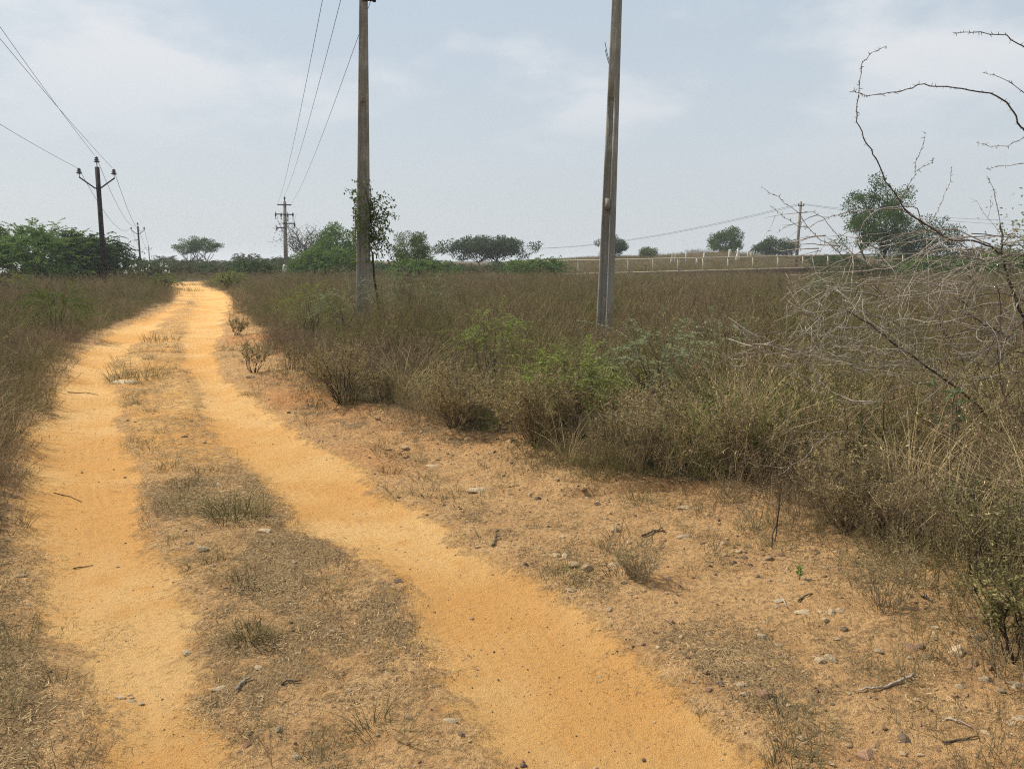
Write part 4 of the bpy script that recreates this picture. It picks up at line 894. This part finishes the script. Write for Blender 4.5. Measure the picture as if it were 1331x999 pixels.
def ibeam(t, top, w0, w1, mat, name='shaft'):
    mb = MB(); S = []
    for z in (-.5, top):
        k = max(0, z / top); w = (w0 + (w1 - w0) * k) / 2; f = w * .25; h = w * .95; e = w * .18
        S.append([(x, y, z) for x, y in [(-w, -h), (w, -h), (w, -h + f), (e, -h + f), (e, h - f), (w, h - f), (w, h), (-w, h), (-w, h - f), (-e, h - f), (-e, -h + f), (-w, -h + f)]])
    mb.loft(S); mb.build(name, M[mat], t)
def steel_pole(label, base, top, arm, rz, tilt):
    t = thing('steel_pole', label, 'utility pole', base, rz, 'black steel poles with V shaped arms'); t.rotation_euler = (0, tilt, rz)
    ibeam(t, top, .20, .17, 'rust')
    m = MB(); m.tube([(0, 0, top - .05), (0, 0, top + .26)], .022, 6); m.build('top_pin', M['rust'], t)
    zj = top - 1.05
    for s in (-1, 1):
        m = MB(); m.tube([(0, -.12, zj - .02), (s * .14, -.12, zj), (s * arm, -.12, zj + .52)], .038, 5); m.build('arm', M['rust'], t)
        m = MB(); m.tube([(s * (arm - .02), -.12, zj + .50), (s * (arm - .02), -.12, zj + .72)], .016, 5); m.build('arm_pin', M['rust'], t)
    def ins(x, y, z):
        m = MB(); m.lathe([(.0, -.02), (.08, 0), (.16, .04), (.06, .08), (.13, .12), (.05, .17), (.10, .21), (.05, .27), (.0, .30)], 12); m.v = [q + np.array([x, y, z]) for q in m.v]; m.build('insulator', M['glaze'], t, True)
    ins(0, 0, top + .22); ins(-(arm - .02), -.12, zj + .68); ins(arm - .02, -.12, zj + .68)
    return t
A = gz(136, 360, 40); Bp = gz(182.5, 340, 105); Cp = gz(194.5, 340, 200)
za = at(129.5, 217, 40)[2] - A[2]
ang = math.atan2(Bp[1] - A[1], Bp[0] - A[0]) - math.pi / 2
sp1 = steel_pole('nearest black steel pole with V shaped arms, in front of the large thorn tree', A, za, .84, ang * .35, .012)
zb = at(181, 294, 105)[2] - Bp[2]; sp2 = dup(sp1, Bp, ang * .35, 1, 'middle black steel pole with V shaped arms, beyond the large thorn tree'); sp2.rotation_euler = (0, .0, ang * .35); sp2.scale = (1, 1, zb / za)
zc = at(194, 321, 200)[2] - Cp[2]; sp3 = dup(sp1, Cp, ang * .35, 1, 'farthest and smallest black steel pole with V shaped arms'); sp3.scale = (1, 1, zc / za)
# old crossarm pole
Dp = gz(371.5, 348, 72); zd = at(374.5, 262, 72)[2] - Dp[2]
t = thing('crossarm_pole', 'old pole with two crossarms and hanging fittings near the bend', 'utility pole', Dp); t.rotation_euler = (0, .025, 0)
mb = MB(); S_ = [[(x * w, y * w, z) for x, y in ((-1, -1), (1, -1), (1, 1), (-1, 1))] for z, w in ((-.4, .17), (zd, .11))]; mb.loft(S_); mb.build('shaft', M['concrete'], t)
mb = MB(); mb.tube([(0, 0, zd - .1), (0, 0, zd + .40)], .05, 6); mb.lathe([(.0, .2), (.10, .22), (.06, .3), (.10, .36), (.05, .44), (.0, .48)], 10, (0, 0, zd)); mb.build('top_pin', M['glaze'], t)
def xarm(z, x0, x1): m = MB(); m.box(((x0 + x1) / 2, -.16, z), (x1 - x0, .10, .10)); m.build('crossarm', M['rust'], t)
xarm(zd - .30, -.62, .65); xarm(zd - 1.15, -.85, .85); xarm(zd - 1.95, -.2, .95); xarm(zd - 2.35, -.75, .1)
for x, z, l in ((-.8, zd - 1.05, .55), (.78, zd - 1.05, .6), (.30, zd - 1.1, .7), (.9, zd - 1.9, .5), (-.3, zd - 1.1, .5), (-.72, zd - 2.3, .4)):
    m = MB(); m.tube([(x, -.16, z + .15), (x, -.16, z - l)], .03, 6); m.lathe([(.0, -.30), (.09, -.26), (.05, -.2), (.10, -.14), (.05, -.08), (.09, -.02), (.0, .05)], 8, (x, -.16, z)); m.build('insulator', M['glaze'], t)
m = MB(); rq = np.random.default_rng(2)
for k in range(7): m.tube(curve((rq.uniform(-.9, .9), -.16, zd - rq.uniform(1.1, 2.3)), (rq.uniform(-1.1, 1.0), -.2, zd - rq.uniform(2.6, 3.8)), rq, 6, .3, -.1), .012, 4)
m.build('loose_wires', M['wire'], t)
b = gz(369.5, 349, 71.2); mb = MB(); mb.loft([[(x * w + z * .05, y * w, z) for x, y in ((-1, -1), (1, -1), (1, 1), (-1, 1))] for z, w in ((-.3, .16), (1.0, .15), (1.12, .10))]); o = mb.build('stub_post', M['lime']); o.location = b; tag(o, 'short whitewashed stub post beside the old crossarm pole', 'post')
# far right single pole
Ep = gz(1034.5, 345, 83); ze = at(1038, 262, 83)[2] - Ep[2]
t = thing('wooden_pole', 'distant single grey pole with one short crossarm, among the thorn twigs', 'utility pole', Ep); t.rotation_euler = (0, .02, 0)
mb = MB(); mb.loft([[(x * w, y * w, z) for x, y in ((-1, -1), (1, -1), (1, 1), (-1, 1))] for z, w in ((-.4, .15), (ze, .10))]); mb.build('shaft', M['concrete'], t)
mb = MB(); mb.box((0, -.17, ze - .45), (.62, .07, .08)); mb.build('crossarm', M['rust'], t)
for x in (-.28, .28): mb = MB(); mb.lathe([(.0, 0), (.06, .02), (.04, .1), (.06, .14), (.0, .2)], 8, (x, -.17, ze - .40)); mb.build('insulator', M['glaze'], t)
def wire(a, b, sag, r, label, group):
    a, b = np.array(a, float), np.array(b, float); t = np.linspace(0, 1, 28); P = a + (b - a) * t[:, None]; P[:, 2] -= 4 * sag * t * (1 - t)
    mb = MB(); mb.tube(P - a, r, 5); o = mb.build('overhead_wire', M['wire'], None, True, a); return tag(o, label, 'wire', group)
def wp(o, x, y, z):
    m = o.matrix_basis; return np.array(m @ Vector((x, y, z)))
gA = 'overhead wires of the steel pole line'
tops = [(0, 0, za + .45), (-.82, -.12, za - .12), (.82, -.12, za - .12)]
nm = ['top', 'left arm', 'right arm']
near_ends = [at(-70, -92, 20), at(-150, 38, 20), at(-70, -62, 20)]
for k, tp in enumerate(tops):
    a = wp(sp1, *tp); bb = wp(sp2, *tp); cc = wp(sp3, *tp)
    e = a + (near_ends[k] - a) * 2.1
    wire(a, e, .55, .008, 'overhead wire from the %s of the nearest steel pole towards the viewer' % nm[k], gA)
    wire(a, bb, 1.5, .011, 'overhead wire from the %s of the nearest steel pole to the middle one' % nm[k], gA)
    wire(bb, cc, 1.6, .018, 'overhead wire from the %s of the middle steel pole to the farthest one' % nm[k], gA)
gB = 'overhead wires between the crossarm pole and the left concrete pole'
for (x, dx, dz), (px, py), n in zip(((-.5, -.6, -.25), (-.1, 0, .42), (.55, .62, -.25)), ((441, -75), (464, -75), (518, -75)), ('left', 'middle', 'right')):
    a = wp(pole1, x, -.11, zt + .1); bb = Dp + np.array([dx + .15, -.16, zd + dz]); wire(bb, a, .55, .007, '%s one of the three overhead wires rising to the left concrete pole' % n, gB)
gC = 'overhead wires of the distant single pole'
for k, x in enumerate((-.28, .28)):
    a = np.array([Ep[0] + x + .12, Ep[1] - .17, Ep[2] + ze - .25])
    wire(a, at(588 + 8 * k, 316, 165), 2.6, .018, ('lower' if k == 0 else 'upper') + ' of two distant wires sagging left from the single pole', gC)
    wire(a, at(1500, 292 - 9 * k, 88), .9, .014, ('lower' if k == 0 else 'upper') + ' of two distant wires running right from the single pole', gC)

# climbing plant on the left concrete pole and its leaning prop
rg = np.random.default_rng(31); t = thing('climbing_plant', 'climbing plant wrapped round the left concrete pole, leaves hanging to its right', 'plant', PB); t.rotation_euler = (0, .03, 0); st = MB(); lv = MB()
for k in range(9):
    z = np.linspace(0, rg.uniform(1.9, 2.9), 24); a = 1.3 + .5 * k / 9 + np.maximum(z - 1.5, 0) * rg.uniform(-2.2, 2.2); w = .195 - .018 * z
    st.tube(np.stack([w * np.cos(a), w * np.sin(a), z], -1), .008, 4)
n = 900; z = np.clip(rg.normal(2.15, .38, n), 1.4, 2.95); a = rg.uniform(0, 6.28, n); w = .175 - .018 * z + rg.uniform(0, .07, n)
lv.leaves(np.stack([w * np.cos(a), w * np.sin(a) * .9, z], -1), np.stack([np.cos(a) * .3 + rg.normal(0, .5, n), np.sin(a) * .3, rg.normal(-.5, .5, n)], -1), .058 * rg.uniform(.5, 1.2, n), .036, rg, rg.uniform(0, 1, n))
for k in range(24):
    z0 = rg.uniform(1.5, 2.5); e = np.array([rg.uniform(.28, .66), rg.normal(-.05, .16), z0 + rg.uniform(-.75, .45)]); e[2] = min(max(e[2], 1.45), 2.85); P = curve((.12, 0, z0), e, rg, 7, .3, .5); st.tube(P, .005, 4)
    m = 32; i = rg.integers(1, 7, m); lv.leaves(P[i] + rg.normal(0, .045, (m, 3)), rg.normal(size=(m, 3)) + [0, 0, -.8], .068 * rg.uniform(.6, 1.2, m), .038, rg, rg.uniform(0, 1, m))
for e in ((-.30, -.05, 2.75), (-.36, 0, 1.95), (-.22, 0, 2.6)):
    P = curve((-.12, 0, e[2] - .1), e, rg, 6, .3, .4); st.tube(P, .005, 4); m = 16; lv.leaves(P[rg.integers(2, 6, m)] + rg.normal(0, .035, (m, 3)), rg.normal(size=(m, 3)) + [0, 0, -.6], .065, .036, rg, rg.uniform(0, 1, m))
st.build('stem', M['dark_bark'], t); lv.build('leaves', M['olive_leaf'], t)
a = gz(497, 400, 15.9); e = at(484, 327, 15.75); mb = MB(); mb.tube(curve((0, 0, -.2), e - a, rg, 8, .04, -.03), .028 * np.linspace(1.1, .8, 8), 6)
tag(mb.build('leaning_prop', M['dark_bark'], None, True, a), 'thin dark prop leaning against the left concrete pole', 'prop')

# ------------------------------------------------------------------ fence, plinth wall, boundary stones
f0, f1 = at(690, 357.6, 70), at(1215, 343.5, 70); ft0, ft1 = at(690, 339.6, 70), at(1215, 329, 70)
fx = lambda px: (at(px, 350, 70)[0] - f0[0]) / (f1[0] - f0[0])
t = thing('fence', 'cream painted post and rail fence on a low dark wall across the far field', 'fence', (f0[0], 70, 0))
def fp(u, top): a, b = (ft0, ft1) if top else (f0, f1); q = a + (b - a) * u; return q - np.array([f0[0], 70, 0])
px = 686.8
while px < 1215:
    if px > 690:
        u = fx(px); a, b = fp(u, False), fp(u, True); mb = MB(); mb.box((a[0], 0, (a[2] + b[2]) / 2), (.14, .12, b[2] - a[2] + .05)); mb.build('post', M['cream'], t)
    px += 32.4
for top in (True, False):
    a, b = fp(0, top), fp(1, top); mb = MB(); mb.tube([a + [0, -.075, 0], (a + b) / 2 + [0, -.075, 0], b + [0, -.075, 0]], .058 if top else .065, 6); mb.build('rail', M['cream'], t)
mb = MB(); a, b = fp(0, False), fp(1, False)
v = [(p_[0], y, z) for p_ in (a, b) for y in (-.22, .25) for z in (-.6, p_[2] - .06)]
mb.add(v, [[0, 1, 3, 2], [4, 6, 7, 5], [0, 4, 5, 1], [2, 3, 7, 6], [0, 2, 6, 4], [1, 5, 7, 3]])
o = mb.build('plinth_wall', M['plinth']); o.location = (f0[0], 70, 0); tag(o, 'low dark stone wall carrying the cream fence', 'wall')
def marker(px, top, bot, d, w, mat, label, cone=False, group=None):
    x = at(px, bot, d)[0]; b = np.array([x, d, hz(x, d)]); h = at(px, top, d)[2] - b[2]; w = w * d / 1000 / 2; mb = MB()
    sec = ((-.4, 1), (h * .93, .9), (h, .6)) if not cone else ((-.4, 1.5), (h * .25, 1.3), (h * .55, .75), (h, .35))
    mb.loft([[(x_ * w * k, y_ * w * k, z) for x_, y_ in ((-1, -1), (1, -1), (1, 1), (-1, 1))] for z, k in sec]); o = mb.build('boundary_stone', M[mat]); o.location = b; return tag(o, label, 'boundary stone', group)
marker(874, 328.5, 337, 96, 1.9, 'cream', 'left of two thin grey posts beyond the fence')
marker(878, 328.5, 337, 97, 1.9, 'cream', 'right of two thin grey posts beyond the fence')
marker(892, 328, 337, 98, 2.4, 'lime', 'thin whitewashed post left of the cone shaped boundary stone')
marker(915, 328, 337, 99, 3.2, 'lime', 'white cone shaped boundary stone left of the full dark tree', True)
marker(948.5, 324, 337, 98, 3.4, 'lime', 'brightest white boundary stone in front of the full dark tree')
marker(959, 322, 335, 100, 3.6, 'lime', 'tall pale boundary stone right of the brightest white one', True)
marker(972.5, 326, 335, 102, 2.4, 'cream', 'grey boundary stone at the right edge of the full dark tree')
marker(976.5, 327, 335, 103, 1.8, 'cream', 'small grey boundary stone right of the full dark tree')
for x_ in (873, 882, 906): marker(x_, 335.5, 338, 95, 2.6, 'lime', 'low whitewashed kerb stone beyond the fence', False, 'low whitewashed kerb stones beyond the fence')

# ------------------------------------------------------------------ thorn shrub at the right
def thorn_shrub():
    rng = np.random.default_rng(47); base = gz(1330, 600, 5.6); t = thing('thorn_shrub', 'large bare thorn shrub with arching spiny branches at the right edge', 'shrub', base)
    dark, grey, spines = MB(), MB(), MB()
    def trace(pts, r0, r1, mbx, jit=.012, spin=True):
        P = np.array([at(*p_) for p_ in pts]); n = len(P); tt = np.linspace(0, n - 1, n * 3 - 2)
        Q = np.stack([np.interp(tt, np.arange(n), P[:, k]) for k in range(3)], -1); Q[1:-1] += rng.normal(0, jit * .7, (len(Q) - 2, 3)); Q -= base
        mbx.tube(Q, .52 * np.linspace(r0, r1, len(Q)), 5)
        if spin:
            for i in range(1, len(Q) - 1):
                for _ in range(2):
                    d = norm(rng.normal(size=3)) * rng.uniform(.010, .024); p0 = Q[i] + (Q[i + 1] - Q[i]) * rng.uniform(0, 1); spines.tube([p0, p0 + d], [.0028, .0008], 3)
        return Q
    T = []
    T.append(trace([(1330, 600, 5.6), (1291, 572, 5.4), (1282, 539, 5.3), (1264, 521, 5.2), (1231, 494, 5.1), (1195, 470, 5.0), (1159, 444, 4.9), (1130, 420, 4.8), (1098, 402, 4.8)], .022, .007, dark, .006, False))
    T.append(trace([(1345, 600, 5.6), (1345, 500, 5.3), (1331, 412, 5.1), (1315, 375, 5.0), (1306, 346, 4.95), (1302, 325, 4.9), (1303, 307, 4.9), (1300, 292, 4.9)], .024, .010, dark, .006, False))
    T.append(trace([(1302, 330, 4.9), (1290, 322, 4.85), (1265, 313, 4.8), (1238, 313, 4.75), (1222, 304, 4.7), (1191, 284, 4.65), (1175, 271, 4.6), (1163, 252, 4.6), (1151, 236, 4.6), (1142, 213, 4.6), (1131, 195, 4.6), (1122, 178, 4.55), (1114, 158, 4.55), (1114, 141, 4.5), (1117, 121, 4.5), (1118, 95, 4.5), (1122, 79, 4.5), (1133, 69, 4.5), (1152, 60, 4.5)], .012, .0026, dark, .005))
    T.append(trace([(1375, 260, 4.6), (1355, 215, 4.5), (1331, 169, 4.4), (1321, 153, 4.4), (1309, 134, 4.35), (1287, 122, 4.3), (1251, 115, 4.3), (1228, 113, 4.25), (1200, 109, 4.2), (1178, 116, 4.2), (1154, 122, 4.15), (1130, 125, 4.1), (1112, 121, 4.1), (1104, 119, 4.1)], .011, .002, dark, .005))
    T.append(trace([(1400, 150, 4.6), (1360, 85, 4.4), (1331, 61, 4.3), (1307, 47, 4.3), (1275, 42, 4.2), (1255, 43, 4.2), (1238, 42, 4.2)], .008, .0022, dark, .005))
    T.append(trace([(1380, 170, 4.6), (1331, 120, 4.5), (1300, 100, 4.5), (1277, 94, 4.5)], .005, .0018, dark, .004))
    T.append(trace([(1375, 150, 4.8), (1331, 179, 4.7), (1310, 189, 4.7), (1287, 190, 4.7), (1269, 185, 4.7)], .005, .0018, grey, .004))
    T.append(trace([(1385, 215, 4.8), (1331, 212, 4.7), (1305, 215, 4.7), (1282, 220, 4.7)], .005, .0018, grey, .004))
    T.append(trace([(1302, 300, 4.9), (1294, 260, 4.9), (1289, 240, 4.9), (1282, 228, 4.9)], .005, .0018, grey, .004))
    T.append(trace([(1200, 292, 4.7), (1215, 283, 4.8), (1225, 260, 4.8), (1235, 236, 4.8), (1237, 216, 4.8)], .0045, .0016, grey, .004))
    T.append(trace([(1167, 262, 4.6), (1182, 240, 4.6), (1190, 223, 4.6), (1191, 208, 4.6), (1199, 190, 4.6), (1203, 173, 4.6)], .0045, .0016, grey, .004))
    T.append(trace([(1190, 223, 4.6), (1200, 217, 4.6), (1212, 211, 4.6), (1213, 204, 4.6)], .003, .0014, grey, .003))
    T.append(trace([(1150, 385, 4.8), (1118, 350, 4.7), (1085, 323, 4.6), (1056, 304, 4.5), (1038, 277, 4.5), (1012, 257, 4.4), (989, 242, 4.4)], .006, .0018, grey, .006))
    T.append(trace([(1235, 312, 4.75), (1175, 271, 4.7), (1140, 272, 4.7), (1100, 275, 4.7), (1083, 281, 4.7), (1051, 294, 4.65), (1038, 296, 4.6), (1018, 283, 4.6), (1001, 267, 4.6)], .006, .0018, grey, .005))
    T.append(trace([(1330, 440, 5.0), (1260, 462, 4.7), (1190, 470, 4.5), (1130, 468, 4.4), (1059, 459, 4.3), (1000, 460, 4.2), (975, 463, 4.2)], .006, .002, grey, .008))
    T.append(trace([(1231, 494, 5.1), (1180, 500, 4.9), (1150, 510, 4.8), (1130, 540, 4.7), (1110, 575, 4.7)], .006, .002, grey, .006))
    T.append(trace([(1340, 430, 5.0), (1290, 450, 4.7), (1240, 490, 4.6), (1190, 530, 4.5), (1150, 565, 4.5)], .006, .002, grey, .006))
    T.append(trace([(1331, 412, 5.1), (1310, 440, 4.9), (1290, 425, 4.8), (1262, 410, 4.8), (1255, 395, 4.8), (1240, 385, 4.8)], .012, .005, dark, .006))
    T.append(trace([(1306, 346, 4.95), (1331, 330, 4.9), (1350, 300, 4.9)], .010, .006, dark, .006))
    T.append(trace([(1345, 480, 5.2), (1320, 560, 5.0), (1300, 500, 5.0), (1296, 450, 4.9), (1300, 400, 4.9)], .010, .005, dark, .006))
    Q = np.concatenate(T[:2] + T[2:3] + T[12:16] + T[17:19]); lv = []
    lo = at(975, 463, 4.5) - base
    def walk(p, d, L, r0, mbx, depth):
        n = max(5, int(L / .055)); P = [p]; 
        bend = rng.normal(0, .10, 3); cap = 1.55 + abs(rng.normal(0, .17)) - (.25 if rng.random() < .5 else 0)
        for i in range(n):
            d = norm(d + bend * .25 + rng.normal(0, .19, 3) + [0, 0, -.012])
            q = P[-1] + d * L / n + base
            if q[2] < .95 and d[2] < -.1: d = norm(d * [1, 1, .4] + rng.normal(0, .1, 3))
            if q[2] > cap and d[2] > 0: d = norm(d * [1, 1, .3] - [0, 0, .12])
            if q[0] / q[1] < .35 and i > 3: break
            P.append(P[-1] + d * L / n)
        P = np.array(P)
        if len(P) < 4: return
        if P[:, 2].min() + base[2] < .2: return
        mbx.tube(P, np.linspace(r0, r0 * .35, len(P)), 4 if r0 > .003 else 3)
        for i in range(1, len(P) - 1):
            if rng.random() < .35: dd = norm(rng.normal(size=3)) * rng.uniform(.015, .035); spines.tube([P[i], P[i] + dd], [.0022, .0008], 3)
            if depth > 0 and rng.random() < .22:
                sd = norm(d + rng.normal(0, .8, 3)); walk(P[i], sd, L * rng.uniform(.25, .55), r0 * .62, mbx, depth - 1)
    # tangle: shoots off the traced limbs, leaning left and towards the viewer
    for k in range(150):
        p0 = Q[rng.integers(len(Q))] + rng.normal(0, .06, 3)
        if p0[2] + base[2] > 1.66: continue
        a = rng.uniform(-.5, .75); d = np.array([-math.cos(a), rng.normal(0, .5), math.sin(a) * .75 - .05]); walk(p0, d, rng.uniform(.5, 1.35), rng.uniform(.0026, .0046), grey, 2)
    for k in range(30):                                            # dense knot in front of the grey bush
        p0 = at(rng.normal(1120, 50), rng.normal(405, 30), rng.normal(4.9, .25)) - base; a = rng.uniform(0, 6.28); walk(p0, np.array([math.cos(a), rng.normal(0, .5), math.sin(a) * .6]), rng.uniform(.3, .9), .0026, grey, 1)
    for k in range(60):                                            # knot at the right edge
        p0 = at(rng.uniform(1240, 1345), rng.uniform(300, 500), rng.normal(4.9, .3)) - base; a = rng.uniform(0, 6.28); walk(p0, np.array([math.cos(a), rng.normal(0, .5), math.sin(a) * .8]), rng.uniform(.3, .8), .0032, grey if rng.random() < .6 else dark, 2)
    leaf = MB(); n = 420; c = np.array([at(rng.normal(1322, 20), rng.normal(318, 24), rng.normal(4.9, .15)) for _ in range(n)]) - base
    leaf.leaves(c, rng.normal(size=(n, 3)), .022 * rng.uniform(.6, 1.3, n), .011, rng, rng.uniform(0, 1, n))
    dark.build('branches', M['thorn_dark'], t, True); grey.build('twigs', M['grey_twig'], t, True); spines.build('spines', M['grey_twig'], t); leaf.build('leaves', M['feather_dusty'], t)
thorn_shrub()

# ------------------------------------------------------------------ air
HAZE = True
if HAZE:
    mb = MB(); mb.box((0, 575, 6.2), (2200, 1750, 15.6)); s = NT('haze_air')
    pv = s.n('VolumePrincipled'); pv.inputs['Color'].default_value = (.95, .97, 1.0, 1); pv.inputs['Density'].default_value = .0006; pv.inputs['Anisotropy'].default_value = .2
    s.L(pv.outputs[0], s.out.inputs['Volume'])
    o = mb.build('haze', s.m); o['kind'] = 'stuff'; o['label'] = 'thin pale haze over the whole scene'

# ------------------------------------------------------------------ sky, sun, camera
SUN_EL, SUN_AZ = 48, -65
w = bpy.data.worlds.new('World'); scn.world = w; w.use_nodes = True; nt = w.node_tree; nt.nodes.clear(); s = NT.__new__(NT); s.t = nt
sky = s.n('TexSky'); sky.sky_type = 'NISHITA'; sky.sun_disc = False; sky.sun_elevation = R(SUN_EL); sky.sun_rotation = R(SUN_AZ); sky.dust_density = 3.0; sky.air_density = 1.0; sky.ozone_density = 1.5
tc = s.n('TexCoord'); sx = s.n('SeparateXYZ'); s.L(tc.outputs['Generated'], sx.inputs[0])
z = s.math('MAXIMUM', sx.outputs[2], 0.0)
dn = s.math('ADD', z, .22); cb = s.n('CombineXYZ'); s.L(s.math('DIVIDE', sx.outputs[0], dn), cb.inputs[0]); s.L(s.math('DIVIDE', sx.outputs[1], dn), cb.inputs[1])
n1 = s.noise(cb.outputs[0], 1.15, 6, .52); n2 = s.noise(cb.outputs[0], .45, 3)
veil = s.mix(s.ramp(z, .0, .5), (6.0, 6.45, 6.75), (4.75, 5.85, 6.9))
base = s.mix(.86, sky.outputs[0], veil)
cl = s.math('MULTIPLY', s.ramp(n1, .46, .60), s.ramp(z, .08, .26))
col = s.mix(s.math('MULTIPLY', cl, .8), base, (7.5, 7.6, 7.8))
bg = s.n('Background'); bg.inputs[1].default_value = .087; s.L(col, bg.inputs[0]); ow = nt.nodes.new('ShaderNodeOutputWorld'); nt.links.new(bg.outputs[0], ow.inputs[0])

ld = bpy.data.lights.new('sun', 'SUN'); ld.energy = 4.4; ld.angle = R(3); ld.color = (1.0, .955, .88); lo_ = bpy.data.objects.new('sun', ld); COL.objects.link(lo_)
sd = Vector((math.cos(R(SUN_EL)) * math.sin(R(SUN_AZ)), math.cos(R(SUN_EL)) * math.cos(R(SUN_AZ)), math.sin(R(SUN_EL)))); lo_.rotation_euler = sd.to_track_quat('Z', 'Y').to_euler(); lo_.location = (0, 0, 20)
cd = bpy.data.cameras.new('camera'); cd.lens = 36 * F; cd.sensor_width = 36; cd.clip_start = .05; cd.clip_end = 8000; cam = bpy.data.objects.new('camera', cd); COL.objects.link(cam)
cam.location = (0, 0, CAM_Z); cam.rotation_euler = (math.pi / 2 - PITCH, 0, 0); scn.camera = cam
scn.view_settings.view_transform = 'Standard'; scn.view_settings.look = 'None'; scn.view_settings.exposure = .34; scn.view_settings.gamma = 1; scn.view_settings.use_curve_mapping = False
scn.cycles.max_bounces = 5; scn.cycles.diffuse_bounces = 3; scn.cycles.glossy_bounces = 1; scn.cycles.transmission_bounces = 2; scn.cycles.volume_bounces = 0; scn.cycles.transparent_max_bounces = 4
scn.cycles.filter_width = 1.15; scn.cycles.use_denoising = False; scn.cycles.denoiser = 'OPENIMAGEDENOISE'; scn.cycles.denoising_input_passes = 'RGB_ALBEDO_NORMAL'; scn.cycles.denoising_prefilter = 'ACCURATE'
